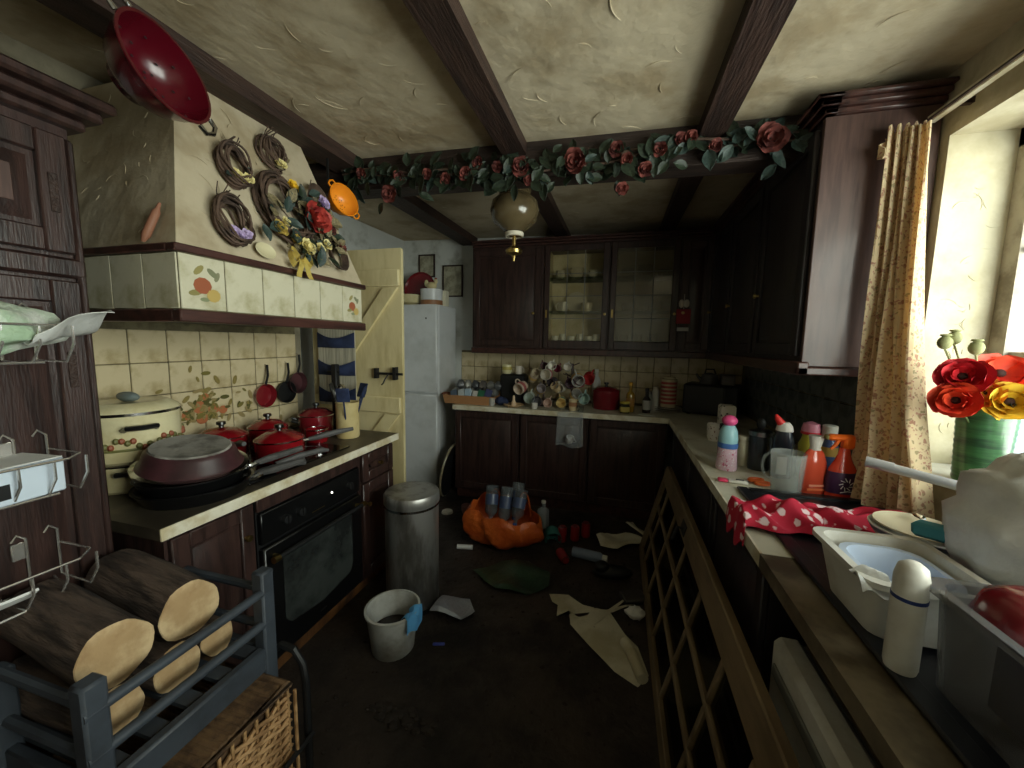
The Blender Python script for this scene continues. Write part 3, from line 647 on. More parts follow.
# ================================================================== FRIDGE
fr = thing('fridge_freezer', 'tall white two-door fridge freezer behind the plank door', 'fridge', (-1.95, 3.6, 0))
obj('body', B().box(-2.22, -1.68, 3.43, 3.84, .03, 1.84, .01), WHITE, fr, world=True)
for z0_, z1_ in ((.05, .965), (.985, 1.84)):
    d_ = obj('door', B().box(-2.22, -1.68, 3.385, 3.428, z0_, z1_, .012), WHITE, fr, world=True)
obj('badge', B().box(-1.80, -1.785, 3.3835, 3.385, 1.70, 1.715), BLACKM, fr, world=True)
obj('foot', B().box(-2.2, -2.16, 3.45, 3.5, 0, .03).box(-1.74, -1.70, 3.45, 3.5, 0, .03).box(-2.2, -2.16, 3.77, 3.82, 0, .03).box(-1.74, -1.70, 3.77, 3.82, 0, .03), BLACKM, fr, world=True)
# generic vessels ---------------------------------------------------
def cupprof(r, h, t=.004, foot=.8, belly=1.0):
    return [(0, 0), (r*foot, 0), (r*foot, .004), (r*.95*belly, h*.25), (r*belly, h*.5), (r, h), (r-t, h), (r*belly-t, h*.5), (r*.9*belly-t, h*.25), (r*foot-t, .008), (0, .008)]
def handle_pts(r, z0, z1, out, ang=0, n=9):
    pts = []
    for i in range(n):
        a = PI*i/(n-1); d = r-.003+out*math.sin(a); z = z0+(z1-z0)*(1-math.cos(a))/2
        pts.append((d*math.cos(ang), d*math.sin(ang), z))
    return pts
def mug(loc, r, h, mat, label, rot=(0, 0, 0), ang=0, group=None, name='mug', cat='mug', belly=1.0, hand=True, band=None):
    t = thing(name, label, cat, loc, group=group, rot=rot)
    obj('bowl', B().lathe(cupprof(r, h, belly=belly), 18), mat, t)
    if hand: obj('handle', B().tube(handle_pts(r, h*.2, h*.82, r*.62, ang), r*.11, 6), mat, t)
    if band: obj('painted_band', B().lathe([(r*belly+.0006, h*.42), (r*belly+.001, h*.5), (r*(belly+1)/2+.001, h*.75), (r*(belly+1)/2+.0004, h*.78)], 18), band, t)
    return t
def tpt(col, n): return flat(n, col, .3)
# on the fridge
t = thing('enamel_bin', 'white enamel pot with a brown base band on top of the fridge', 'pot', (-1.79, 3.50, 1.84))
obj('body', B().lathe([(0, 0), (.105, 0), (.108, .15), (.102, .15), (.1, .006), (0, .006)], 24), WHITE, t); obj('base_band', B().lathe([(.1055, .002), (.107, .002), (.1075, .045), (.106, .045)], 24), flat('brownband', (150, 104, 70)), t)
t = thing('mixing_bowl', 'cream mixing bowl on the fridge under a red plate', 'bowl', (-2.03, 3.50, 1.84)); obj('bowl', B().lathe(cupprof(.12, .10, foot=.5, belly=.9), 24), CREAME, t)
t = thing('red_tray', 'dark red round tray standing on edge on the fridge', 'tray', (-2.0, 3.66, 1.845), rot=(0, 0, 0))
b = B(); b.M = Matrix.Translation((0, 0, .175)) @ Matrix.Rotation(PI/2-.15, 4, 'X'); b.lathe([(0, 0), (.16, 0), (.175, .02), (.17, .022), (.155, .005), (0, .005)], 28); obj('dish', b, MAROON, t)
t = thing('china_hen', 'small cream china hen sitting in the pot on the fridge', 'figurine', (-1.79, 3.50, 1.992))
obj('body', B().sph((0, 0, .035), (.055, .035, .038)).sph((.045, 0, .075), (.02, .018, .026)).sph((-.055, 0, .06), (.022, .012, .034)), flat('hen', (214, 198, 150)), t); obj('comb', B().sph((.045, 0, .103), (.014, .004, .009), 8, 5), ROSEB, t)
solo('storage_carton', B().box(-.035, .035, -.04, .04, 0, .15, .003), flat('carton', (226, 220, 196)), 'slim cream box upright at the right of the fridge top', 'box', (-1.715, 3.62, 1.84))
for (x0, x1, z0_, z1_, lb) in ((-2.12, -1.93, 2.17, 2.41, 'small framed picture higher on the wall over the fridge'), (-1.84, -1.61, 1.96, 2.29, 'larger framed picture hanging beside the wall cabinet')):
    t = thing('framed_picture', lb, 'picture', ((x0+x1)/2, YB, z0_))
    b = B().box(x0, x1, YB-.015, YB-.001, z0_, z0_+.014).box(x0, x1, YB-.015, YB-.001, z1_-.014, z1_).box(x0, x0+.014, YB-.015, YB-.001, z0_, z1_).box(x1-.014, x1, YB-.015, YB-.001, z0_, z1_)
    obj('frame', b, BEAM, t, world=True)
    obj('print', B().box(x0+.012, x1-.012, YB-.008, YB-.002, z0_+.012, z1_-.012), M('faded_print', (176, 172, 150), .6, col2=(128, 124, 104), scale=11), t, world=True)
# tray leaning by fridge
t = thing('serving_tray', 'dark tray with pale rim leaning between the fridge and base cabinet', 'tray', (-1.56, 3.30, 0), rot=(-.10, .16, 0))
b = B(); pts = [(0, .19*math.cos(a), .26+.25*math.sin(a)) for a in [2*PI*i/24 for i in range(24)]]; b.prism(pts, (.012, 0, 0)); obj('base', b, BLACKM, t); obj('rim', B().tube(pts, .011, 6, True), flat('trayrim', (150, 138, 110), .35), t)
# ================================================================== POTS ON THE COOKER SIDE
def pot(name, label, loc, r, h, mat, cat='saucepan', lid=True, knobm=BLACK, handle=None, sides=None, group=None, lidmat=None, rim=CHROME, rz=0):
    t = thing(name, label, cat, loc, rz, group=group)
    obj('body', B().lathe([(0, 0), (r*.92, 0), (r, .012), (r, h), (r-.004, h), (r-.004, .014), (r*.9, .006), (0, .006)], 28), mat, t)
    obj('rim', B().lathe([(r-.004, h), (r+.004, h-.002), (r+.004, h+.004), (r-.004, h+.004)], 28), rim, t)
    if lid:
        l = obj('lid', B().lathe([(r+.002, h+.004), (r*.97, h+.010), (r*.6, h+.034), (r*.2, h+.042), (0, h+.043)], 28), lidmat or mat, t)
        obj('knob', B().lathe([(.012, h+.04), (.010, h+.052), (.021, h+.06), (.019, h+.072), (0, h+.075)], 14), knobm, l)
    if handle is not None:
        a, L_, hm = handle; ca, sa = math.cos(a), math.sin(a)
        obj('ferrule', B().tube([((r-.004)*ca, (r-.004)*sa, h*.75), ((r+.035)*ca, (r+.035)*sa, h*.8)], .010, 8), CHROME, t)
        obj('handle', B().tube([((r+.02)*ca, (r+.02)*sa, h*.79), ((r+.06)*ca, (r+.06)*sa, h*.83), ((r+L_*.7)*ca, (r+L_*.7)*sa, h*.9+.01), ((r+L_)*ca, (r+L_)*sa, h*.9+.015)], [.010, .014, .015, .010], 8), hm, t)
    if sides is not None:
        for s in (0, PI):
            a = sides+s; ca, sa = math.cos(a), math.sin(a)
            pts = [(r*ca-q*sa-.0*ca+o*ca, r*sa+q*ca+o*sa, h*.72+(.01 if o else 0)) for q, o in ((-.045, 0), (-.042, .03), (0, .042), (.042, .03), (.045, 0))]
            obj('side_handle', B().tube(pts, .010, 8), knobm, t)
    return t
pot('sauce_pan', 'wide cream enamel pan underneath the floral casserole', (-1.86, 1.05, .907), .150, .105, CREAME, 'pan', False, BLACK, sides=-.55)
cp = pot('casserole', 'large cream enamel casserole with floral band and flat lid', (-1.86, 1.05, 1.0175), .155, .185, CREAME, 'casserole', False, BLACK, sides=-.35)
l = obj('lid', B().lathe([(.158, .190), (.150, .205), (.12, .225), (.115, .226), (.09, .222), (0, .222)], 30), CREAME, cp)
obj('lid_rim', B().lathe([(.157, .187), (.162, .187), (.162, .194), (.157, .194)], 30), CHROME, l)
obj('lid_grip', B().sph((.0, 0, .240), (.055, .024, .02)), flat('grip', (120, 130, 128)), l)
b = B(); bg_ = B()
for k in range(64):
    a = 2*PI*k/64; z = .078+.014*math.sin(7*a)+.008*math.sin(23*a); m = Matrix.Translation((.1555*math.cos(a), .1555*math.sin(a), z))
    (b if k % 2 else bg_).sph((.1555*math.cos(a), .1555*math.sin(a), z), (.010, .010, .012), 7, 5)
obj('flower_band', b, flat('bandred', (150, 84, 58)), cp)['kind'] = 'stuff'; obj('leaf_band', bg_.lathe([(.1555, .052), (.1565, .054), (.1565, .060), (.1555, .062)], 30), flat('bandgreen', (110, 108, 60)), cp)
# stacked black pans and upturned roasting dish
def pan(label, loc, r, h, mat, hang, L_=.2, rz=0, flare=1.12):
    t = thing('frying_pan', label, 'frying pan', loc, rz, group='pans stacked by the casserole')
    obj('body', B().lathe([(0, 0), (r*.88, 0), (r, h), (r*1.03, h+.002), (r*1.03, h+.005), (r-.004, h+.004), (r*.86, .005), (0, .005)], 32), mat, t)
    ca, sa = math.cos(hang), math.sin(hang)
    obj('ferrule', B().tube([(r*.97*ca, r*.97*sa, h*.8), ((r+.045)*ca, (r+.045)*sa, h+.012)], .011, 8), CHROME, t)
    obj('handle', B().tube([((r+.03)*ca, (r+.03)*sa, h+.008), ((r+.08)*ca, (r+.08)*sa, h+.022), ((r+L_)*ca, (r+L_)*sa, h+.05)], [.010, .015, .012], 8), GREYH, t)
    return t
PX, PY = -1.52, 1.045
pan('wide black frying pan at the bottom of the stack', (PX, PY, .907), .178, .045, BLACK, .62, .19)
pan('black frying pan resting in the wider one, second in the stack', (PX-.005, PY-.005, .945), .165, .042, BLACK, .80, .20)
t = thing('roasting_tin', 'upturned purple-brown enamel roasting tin with burnt base crowning the pan stack', 'roasting tin', (PX-.015, PY+.0, 1.012), rz=.5, rot=(.17, .09, .5))
obj('rim', B().lathe([(.168, 0), (.178, .0), (.180, .010), (.165, .013)], 34, sx=1.0, sy=.86), CHROME, t)
obj('body', B().lathe([(.168, .010), (.155, .020), (.140, .066), (.126, .078), (0, .080)], 34, sx=1.0, sy=.86), PURPLE, t)
obj('burnt_base', B().lathe([(.127, .0775), (.122, .084), (.115, .0825), (0, .083)], 30, sx=1.0, sy=.85), BURNT, t)
pot('saucepan', 'red enamel saucepan with black lid knob nearest the painted tiles', (-1.86, 1.41, .914), .105, .10, REDE, group='red pans on the hob', handle=(-.35, .16, GREYH))
pot('saucepan', 'red enamel saucepan at the front of the hob with long grey handle', (-1.57, 1.47, .914), .105, .095, REDE, group='red pans on the hob', handle=(.95, .24, GREYH))
pot('saucepan', 'red enamel saucepan at the back of the hob, partly hidden', (-1.85, 1.66, .914), .095, .095, REDE, group='red pans on the hob', handle=(2.6, .10, GREYH))
t = pot('stock_pot', 'dark red enamel jug-shaped pot beside the utensil crock', (-1.80, 1.96, .907), .10, .12, MAROON, 'pot', group='red pans on the hob', sides=.8)
pot('saucepan', 'small red milk pan tucked against the utensil crock', (-1.655, 1.80, .907), .06, .075, REDE, lid=False, group='red pans on the hob', handle=(-.5, .13, GREYH))
# gloves / handles: two grey pan handles lying at front = oven mitts
for k, (x, y, a, lb) in enumerate(((-1.405, 1.27, .95, 'long grey pan handle lying on a lid at the hob front'), (-1.385, 1.40, 1.15, 'second grey pan handle lying at the very front of the hob'))):
    t = thing('splatter_ladle', lb.replace('pan handle', 'ladle'), 'ladle', (x, y, .914), a)
    obj('handle', B().tube([(-.10, 0, .012+.02*k), (0, 0, .03+.02*k), (.10, 0, .035+.02*k), (.13, 0, .028+.02*k)], [.012, .014, .013, .008], 8), GREYH, t)
    obj('bowl', B().lathe([(0, 0), (.03, .004), (.04, .02), (.037, .02), (.028, .007), (0, .004)], 16, (-.13, 0, 0)), BLACKM, t)
# pans hanging at the tile wall
for k, (y, z, mt, lb) in enumerate(((1.80, 1.155, MAROON, 'dark red pan leaning on the tiles behind the hob'), (1.945, 1.16, BLACKM, 'black pan leaning on the tiles behind the hob'), (2.03, 1.21, PURPLE, 'purple-brown pan leaning on the tiles nearest the door'))):
    t = thing('hanging_pan', lb, 'frying pan', (XL+.016+.006*k, y, z), group='pans on the cooker tiles'); r = .070
    b = B(); b.M = Matrix.Rotation(PI/2, 4, 'Y'); b.lathe([(0, 0), (r*.85, 0), (r, .032), (r-.003, .032), (r*.82, .004), (0, .004)], 22); obj('body', b, mt, t)
    obj('handle', B().tube([(.028, .0, r*.9), (.026, .02, r+.05), (.012, .03, r+.11)], .007, 6), BLACKM, t)
    obj('hook', B().tube([(.012, .03, r+.105), (-.014, .03, r+.118)], .003, 5), CHROME, t)
# crock with utensils
ck = thing('utensil_crock', 'cream stoneware crock at the end of the cooker worktop', 'crock', (-1.56, 1.95, .907))
obj('jar', B().lathe([(0, 0), (.062, 0), (.066, .01), (.066, .205), (.068, .215), (.062, .215), (.060, .012), (0, .012)], 26), STONEC, ck)
for k, (a, tl, mt, hd, lb) in enumerate(((.3, .3, BLUE, 'spoon', 'blue plastic cooking spoon in the stoneware crock'), (1.3, .33, BLUE, 'slice', 'blue plastic fish slice in the stoneware crock'), (2.6, .25, CHROME, 'spoon', 'shiny steel ladle in the stoneware crock'), (3.6, .22, BLACKM, 'slice', 'black plastic slice in the stoneware crock'), (5.2, .38, BLUE, 'slice', 'dark blue spatula leaning furthest out of the crock'))):
    t = thing('cooking_utensil', lb, 'utensil', (-1.56+.02*math.cos(a), 1.95+.02*math.sin(a), .922), rot=(0, tl, a), group='utensils in the crock')
    obj('shaft', B().tube([(0, 0, 0), (0, 0, .24)], .005, 6), mt, t)
    if hd == 'spoon': obj('head', B().sph((0, 0, .27), (.012, .028, .04), 10, 7), mt, t)
    else: obj('head', B().box(-.004, .004, -.036, .036, .23, .32, .003), mt, t)
# pocket organiser
t = thing('hanging_organiser', 'blue and white cloth pocket organiser hanging on the plank door', 'organiser', (-1.78, 2.135, 1.60))
obj('backing', B().box(-1.925, -1.64, 2.137, 2.143, 1.06, 1.57), M('ticking_cloth', (190, 184, 164), .85, col2=(150, 146, 132), scale=30, stretch=(3, 1, .1)), t, world=True)
for k in range(3):
    zt = 1.56-.18*k
    def fn(u, v, zt=zt):
        return (-1.925+.285*u, 2.134-.03*math.sin(PI*u)*math.sin(PI*(.15+.8*v)), zt-.02-.10*v-.045*math.sin(PI*u)*(1-v)*.9)
    obj('pocket', B().grid(fn, 12, 6, .003), BLUE, t, world=True)
obj('hook', B().tube([(-1.78, 2.14, 1.57), (-1.78, 2.14, 1.62), (-1.78, 2.16, 1.63)], .004, 5), CHROME, t, world=True)
t = thing('knife_block', 'tall black knife sharpener standing behind the crock', 'sharpener', (-1.74, 2.07, .907)); obj('body', B().box(-.02, .02, -.02, .02, 0, .43, .006), BLACKM, t); obj('crossbar', B().tube([(-.06, 0, .38), (.03, 0, .38)], .006, 6), BLACKM, t)

# ================================================================== LEFT FOREGROUND: wire shelves, logs, basket
WIRE = M('chrome_wire', (210, 206, 200), .25, .8)
def wire_rack(z, label, n=7):
    t = thing('wire_shelf', label, 'wire shelf', (-1.473, .40, z), group='wire shelves on the tall cupboard door')
    x0, x1, y0, y1 = 0, .15, -.28, .25
    b = B(); b.tube([(x0, y0, .09), (x1, y0, .09), (x1+.01, y1-.04, .09), (x1-.03, y1, .09), (x0, y1, .09)], .003, 6); obj('top_wire', b, WIRE, t)
    b = B(); b.tube([(x0, y0, .0), (x1-.02, y0, .0), (x1-.02, y1-.05, 0), (x0, y1-.02, .0)], .003, 6); obj('bottom_wire', b, WIRE, t)
    b = B()
    for k in range(9):
        y = y0+.03+(y1-y0-.06)*k/8
        b.tube([(0, y, .13), (0, y+.01, .145), (0, y+.025, .13), (0, y+.025, 0), (x1-.02, y+.02, 0), (x1+.005, y+.025, .045), (x1+.005, y+.025, .09)], .003, 5)
    obj('wires', b, WIRE, t)
    for y in (y0+.06, y1-.08): obj('bracket', B().box(-.002, .006, y-.012, y+.012, .08, .125, .002), WIRE, t)
    return t
wire_rack(1.43, 'chrome wire shelf holding the plastic bag, topmost on the tall cupboard')
wire_rack(1.10, 'chrome wire shelf holding the white box, middle of three')
wire_rack(.835, 'chrome wire shelf holding papers, lowest and just above the logs')
t = thing('plastic_bag', 'crumpled green and white food bag on the top wire shelf', 'bag', (-1.40, .515, 1.436))
wf = noise_wob(3, .10, 4)
obj('film', B().sph((.01, -.03, .075), (.07, .17, .062), 26, 16, wob=wf), M('pale_green_film', (166, 190, 160), .35, col2=(206, 208, 200), scale=7, bump=.6, bscale=22), t)
obj('torn_end', B().grid(lambda u, v: (-.03+.12*u+.012*math.sin(9*v), .06+.15*v, .03+.035*u+.02*math.sin(6*u+3*v)+.05*v), 9, 8, .002), FILMW, t)
obj('red_label', B().sph((.06, -.10, .05), (.022, .04, .025), 10, 6), REDP, t)
t = thing('white_box', 'white and pale blue cardboard box on the middle wire shelf', 'box', (-1.40, .47, 1.104), .12)
obj('carton', B().box(-.06, .07, -.20, .14, 0, .085, .003), flat('boxw', (206, 218, 232), .5), t); obj('cut_out', B().box(.0701, .0715, -.08, .04, .015, .05), BLACKM, t)
obj('lid_flap', B().box(-.058, .068, -.19, .138, .0855, .0885), PAPERW, t)
solo('folded_papers', B().grid(lambda u, v: (-.05+.12*u, -.2+.34*v, .004+.05*u*u+.008*math.sin(5*v)), 8, 8, .006), PAPERW, 'folded white paper on the lowest wire shelf', 'paper', (-1.40, .40, .840))
# log rack
lr = thing('log_rack', 'slate-grey wooden log rack with two round rails in the left foreground', 'log rack', (-1.2, .66, 0))
def post(x, y, h): return B().box(x-.022, x+.022, y-.022, y+.022, 0, h, .006)
for x in (-1.01, -1.325):
    for y in (.46, .86): obj('post', post(x, y, .80 if x > -1.1 else .745), RACK, lr, world=True)
for z in (.735, .635): obj('round_rail', B().tube([(-1.0, .44, z), (-1.0, .86, z)], .013, 10), RACK, lr, world=True)
for z in (.52,): obj('front_board', B().box(-1.015, -.985, .482, .838, z-.03, z+.045, .006), RACK, lr, world=True)
for y in (.46, .86):
    for z in (.74, .62): obj('side_rail', B().tube([(-1.01, y, z), (-1.325, y, z)], .012, 8), RACK, lr, world=True)
    obj('side_board', B().box(-1.31, -1.03, y-.012, y+.012, .50, .555, .004), RACK, lr, world=True)
for k in range(5): y = .50+k*.08; obj('base_slat', B().box(-1.33, -1.02, y-.02, y+.02, .545, .557), RACK, lr, world=True)
def log(label, y, z, r, x0=-1.43, x1=-.985, seed=0, yaw=0, pitch=0):
    t = thing('firewood_log', label, 'log', ((x0+x1)/2, y, z), group='logs in the rack', rot=(0, pitch, yaw)); L_ = x1-x0
    rr = random.Random(seed); ph = [rr.uniform(0, 6.28) for _ in range(5)]
    def rad(a, s): return r*(1+.035*math.sin(3*a+ph[0]+s*2)+.02*math.sin(7*a+ph[1])+.03*math.sin(s*5+ph[2]+a))
    cutk = .035
    def fn(u, v):
        a = 2*PI*u; s = v; q = rad(a, s); tx = -L_/2+L_*v
        if v > .99: tx += -cutk*math.sin(a)*.25
        return (tx, q*math.cos(a), q*math.sin(a))
    obj('bark', B().grid(fn, 26, 12, closeu=True), BARK, t)
    for s in (0, 1):
        pts = [Vector(fn(k/26, s)) for k in range(26)]; c = sum(pts, Vector())/26; bb = B()
        ring = [c+(p-c)*.97+Vector((.002 if s else -.002, 0, 0)) for p in pts]
        bb.add([c+Vector((.003 if s else -.003, 0, 0))]+ring+pts, [(0, 1+k, 1+(k+1) % 26) for k in range(26)]+[(1+k, 27+k, 27+(k+1) % 26, 1+(k+1) % 26) for k in range(26)])
        obj('cut_end', bb, CUT, t)
log('thick log on top of the rack, nearer the oven', .725, .775, .072, x1=-1.085, seed=1, yaw=-.10, pitch=.05)
log('thick log on top of the rack, nearer the viewer', .560, .775, .072, x1=-1.085, seed=2, yaw=-.07, pitch=.05)
log('split log low in the rack behind the lower rail, near the viewer', .535, .628, .054, x1=-1.085, seed=3)
log('log low in the middle of the rack, below the top pair', .665, .630, .056, x1=-1.085, seed=4)
log('small log at the back corner of the rack beside the post', .775, .628, .046, x1=-1.09, seed=5)
# wicker basket drawer below
wb = thing('wicker_basket', 'pale wicker basket with dark woven lid on the shelf below the logs', 'basket', (-1.0, .66, .10))
x0, x1, y0, y1, z0_, z1_ = -1.30, -.905, .49, .83, .10, .465
b = B(); rr = random.Random(4); rows = 24
for k in range(rows):
    z = z0_+.012+(z1_-z0_-.03)*k/rows; pts = []
    for (ax, ay), (bx, by) in (((x1, y0), (x1, y1)), ((x1, y1), (x0, y1)), ((x0, y1), (x0, y0)), ((x0, y0), (x1, y0))):
        nn = 10
        for i in range(nn):
            f = i/nn; off = .006*(1 if (i+k) % 2 else -1); px, py = ax+(bx-ax)*f, ay+(by-ay)*f
            if ax == bx: px += off
            else: py += off
            pts.append((px, py, z))
    b.tube(pts, .0065, 5, True)
tag(obj('weave', b, WICKER, wb, world=True), kind='stuff')
for (px, py) in [(x1, y0+.034*i) for i in range(11)]+[(x0+.047*i, y1) for i in range(1, 10)]+[(x0+.047*i, y0) for i in range(1, 10)]: obj('stake', B().tube([(px, py, z0_), (px, py, z1_)], .005, 5), WICKER, wb, world=True)
obj('rim', B().tube([(x1, y0, z1_+.005), (x1, y1, z1_+.005), (x0, y1, z1_+.005), (x0, y0, z1_+.005)], .014, 8, True), WICKERD, wb, world=True)
b = B()
for k in range(30):
    y = y0+.015+(y1-y0-.03)*k/29; b.tube([(x0+.01, y, z1_+.004), (x1-.015, y, z1_+.004+.004*(k % 2))], .0065, 5)
tag(obj('woven_lid', b, WICKERD, wb, world=True), kind='stuff')
obj('inner_lining', B().box(x0+.02, x1-.016, y0+.016, y1-.016, z0_+.01, z1_-.01), WICKERD, wb, world=True)
b = B()
fr_ = lr
for y in (.46, .89):
    pts = [(-.895, y, 0), (-.895, y, .43), (-.905, y, .49), (-.935, y, .53), (-.985, y, .535), (-1.0, y, .52)]
    obj('hoop', B().tube(pts, .011, 8), BLACKM, fr_, world=True)
for z in (.075, .26): obj('cross_tube', B().tube([(-.875, .465, z), (-.875, .89, z)], .008, 8), BLACKM, fr_, world=True)
for y in (.46, .89): obj('foot_tube', B().tube([(-.875, y, .075), (-1.33, y, .075)], .008, 8), BLACKM, fr_, world=True)

# ================================================================== HANGING THINGS
def colander(name, label, c, n, up, r, outm, inm, holes):
    t = thing(name, label, 'colander', c); t.matrix_basis = frame(c, n, up); loc, rot, _ = t.matrix_basis.decompose(); t.location = loc; t.rotation_euler = rot.to_euler()
    d = r*.92
    obj('bowl', B().lathe([(0, -d), (r*.35, -d), (r*.5, -d*.97), (r*.8, -d*.66), (r*.95, -d*.28), (r*1.0, 0), (r*1.05, .0), (r*1.05, .004), (r*.985, .004)], 36), outm, t)
    obj('inside', B().lathe([(0, -d+.004), (r*.48, -d*.97+.005), (r*.78, -d*.66+.003), (r*.93, -d*.28), (r*.985, .0035)], 36), inm, t)
    obj('foot_ring', B().lathe([(r*.40, -d-.012), (r*.44, -d-.012), (r*.47, -d*.97), (r*.42, -d*.985)], 28), outm, t)
    for s in (1, -1):
        pts = [(s*r*1.03, -r*.26, .0), (s*r*1.22, -r*.24, .0), (s*r*1.30, 0, 0), (s*r*1.22, r*.24, 0), (s*r*1.03, r*.26, 0)]
        obj('handle', B().tube(pts, r*.055, 8), CHROME if outm is REDP else outm, t)
    b = B()
    for i in range(holes):
        for k in range(8):
            a = 2*PI*k/8+(.2 if i % 2 else 0); q = r*(.30+.13*i); zz = -d*.93 if q < r*.5 else -d*(.97-.97*((q/r-.5)/.5)**1.3)
            b.lathe([(0, 0), (r*.034, 0), (0, .0022)], 6, (q*math.cos(a), q*math.sin(a), zz+.009))
    tag(obj('drain_holes', b, BLACKM, t), kind='stuff')
    return t
colander('colander', 'large crimson colander hanging from the beam by its handle', (-1.23, .85, 2.225), (.88, .15, .22), (.04, .54, -.55), .122, REDP, REDIN, 5)
solo('beam_hook', B().tube([(-1.235, .738, 2.335), (-1.25, .74, 2.36), (-1.33, .75, 2.395), (-1.455, .76, 2.425)], .004, 6), BLACKM, 'iron hook holding the crimson colander to the beam', 'hook')
colander('colander', 'small orange colander hanging beside the garland end', (-1.445, 1.83, 2.235), (.85, -.2, .2), (.24, .36, -.42), .082, ORANGE, flat('orangein', (236, 150, 40), .3), 3)
solo('hanging_strap', B().box(-1.496, -1.484, 1.762, 1.768, 2.315, 2.42), BLACKM, 'black strap hanging from the beam above the orange colander', 'strap')
# pendant lamp
lm = thing('pendant_lamp', 'amber glass pendant lamp with brass finial hanging below the garland', 'lamp', (-.615, 2.24, 1.96))
z = lambda v: v-1.96
obj('shade', B().lathe([(.085, z(2.37)), (.095, z(2.365)), (.09, z(2.335)), (.13, z(2.30)), (.142, z(2.25)), (.125, z(2.19)), (.07, z(2.145)), (.05, z(2.13)), (.046, z(2.13)), (.066, z(2.148)), (.12, z(2.193)), (.137, z(2.25)), (.125, z(2.298)), (.086, z(2.33))], 30), AMBER, lm)
obj('collar', B().lathe([(.048, z(2.105)), (.055, z(2.11)), (.055, z(2.128)), (.03, z(2.132)), (0, z(2.132))], 20), flat('porc', (214, 206, 186), .3), lm)
obj('brass_stem', B().lathe([(0, z(1.965)), (.006, z(1.968)), (.008, z(1.985)), (.014, z(2.0)), (.045, z(2.012)), (.05, z(2.03)), (.03, z(2.046)), (.012, z(2.055)), (.012, z(2.105)), (.03, z(2.107)), (0, z(2.108))], 20), BRASS, lm)
b = B()
for k in range(3): a = 2*PI*k/3+.5; b.tube([(.093*math.cos(a), .093*math.sin(a), z(2.36)), (.05*math.cos(a), .05*math.sin(a), z(2.42)), (.012*math.cos(a), .012*math.sin(a), z(2.50))], .003, 5)
b.lathe([(0, z(2.49)), (.03, z(2.49)), (.035, z(2.499)), (0, z(2.499))], 14); obj('hanger', b, BRASS, lm)
# garland
gl = thing('rose_garland', 'leafy garland of dusty red silk roses draped along the cross beam', 'garland', (-.3, 1.97, 2.40))
GI = gl.matrix_basis.inverted(); rr = random.Random(11)
def gy(x): return 2.40-.02*x+.025*math.sin(3.1*x)
for k in range(2):
    obj('stem', B().tube([(-1.55+.115*i, 1.955-.01*math.sin(i*1.3+k), gy(-1.55+.115*i)-.035+.02*math.sin(i*.9+2*k)) for i in range(21)], .006, 6), STEM, gl, world=True)
ros = [(-1.40, 2.40, .032), (-1.24, 2.285, .048), (-1.17, 2.36, .036), (-1.0, 2.36, .03), (-.90, 2.33, .034), (-.79, 2.345, .038), (-.72, 2.39, .03), (-.62, 2.36, .03), (-.50, 2.35, .05), (-.46, 2.29, .03), (-.23, 2.345, .058), (-.05, 2.38, .036), (.0, 2.33, .034), (-.02, 2.215, .03), (.08, 2.29, .036), (.14, 2.36, .032), (.22, 2.39, .032), (.26, 2.40, .030), (.36, 2.35, .03), (.565, 2.355, .064)]
for k, (x, zz, r) in enumerate(ros):
    yy = 1.925 if zz > 2.3 else 1.945
    obj('rose', bloom(r, GI @ frame((x, yy, zz), (rr.uniform(-.3, .3), -.9, -.15), (1, 0, 0)), k+40), ROSER, gl)
for k in range(270):
    x = rr.uniform(-1.55, .68); zz = gy(x)-.045+rr.gauss(0, .042); 
    if rr.random() < .10: zz -= .06
    zz = min(zz, zc(x, 1.95)-.085)
    m = frame((x, 1.945+rr.uniform(-.03, .03), zz), (rr.uniform(-.7, .7), -1, rr.uniform(-.4, .6)), (rr.uniform(-1, 1), 0, rr.uniform(-1, 1)))
    inst('leaf', LEAFME2 if (x > .3 and rr.random() < .5) or rr.random() < .12 else LEAFME, gl, GI @ m @ Matrix.Scale(rr.uniform(.05, .092), 4))

# ================================================================== FAR WORKTOP CLUTTER
wbk = thing('bread_basket', 'wicker tray basket heaped with packets at the far left worktop end', 'basket', (-1.33, 3.46, .908))
b = B()
for k in range(6):
    z = .01+.013*k; e = .012*k/5; b.tube([(-.235-e, -.135-e, z), (.235+e, -.135-e, z), (.235+e, .135+e, z), (-.235-e, .135+e, z)], .0085, 6, True)
obj('weave', b, flat('basket_tan', (176, 128, 86), .7), wbk); obj('base', B().box(-.235, .235, -.135, .135, 0, .008), WICKER, wbk)
obj('handle', B().tube([(-.24, -.05, .07), (-.31, -.04, .075), (-.31, .04, .075), (-.24, .05, .07)], .009, 6), flat('rust', (124, 72, 56), .7), wbk)
cols = [(150, 150, 146), (118, 120, 122), (170, 168, 160), (96, 98, 100), (128, 122, 118)]
k = 0
for row in range(2):
    for i in range(6):
        x = -1.52+.078*i+(.03 if row else 0); zz = 1.0+.07*row; yy = 3.50+.05*row-.02
        c = cols[k % 5]; k += 1
        solo('foil_pack', B().sph((0, 0, 0), (.044, .05, .046), 12, 8, wob=noise_wob(k, .08)), M('foil%d' % (k % 5), c, .3, .5, bump=.4, bscale=60), '%s crumpled foil parcel, %s in the %s row of the basket' % (['pale grey', 'mid grey', 'silver', 'dark grey', 'brownish grey'][(k-1) % 5], ['first', 'second', 'third', 'fourth', 'fifth', 'last'][i], ['lower', 'upper'][row]), 'parcel', (x, yy, zz), group='parcels in the basket')
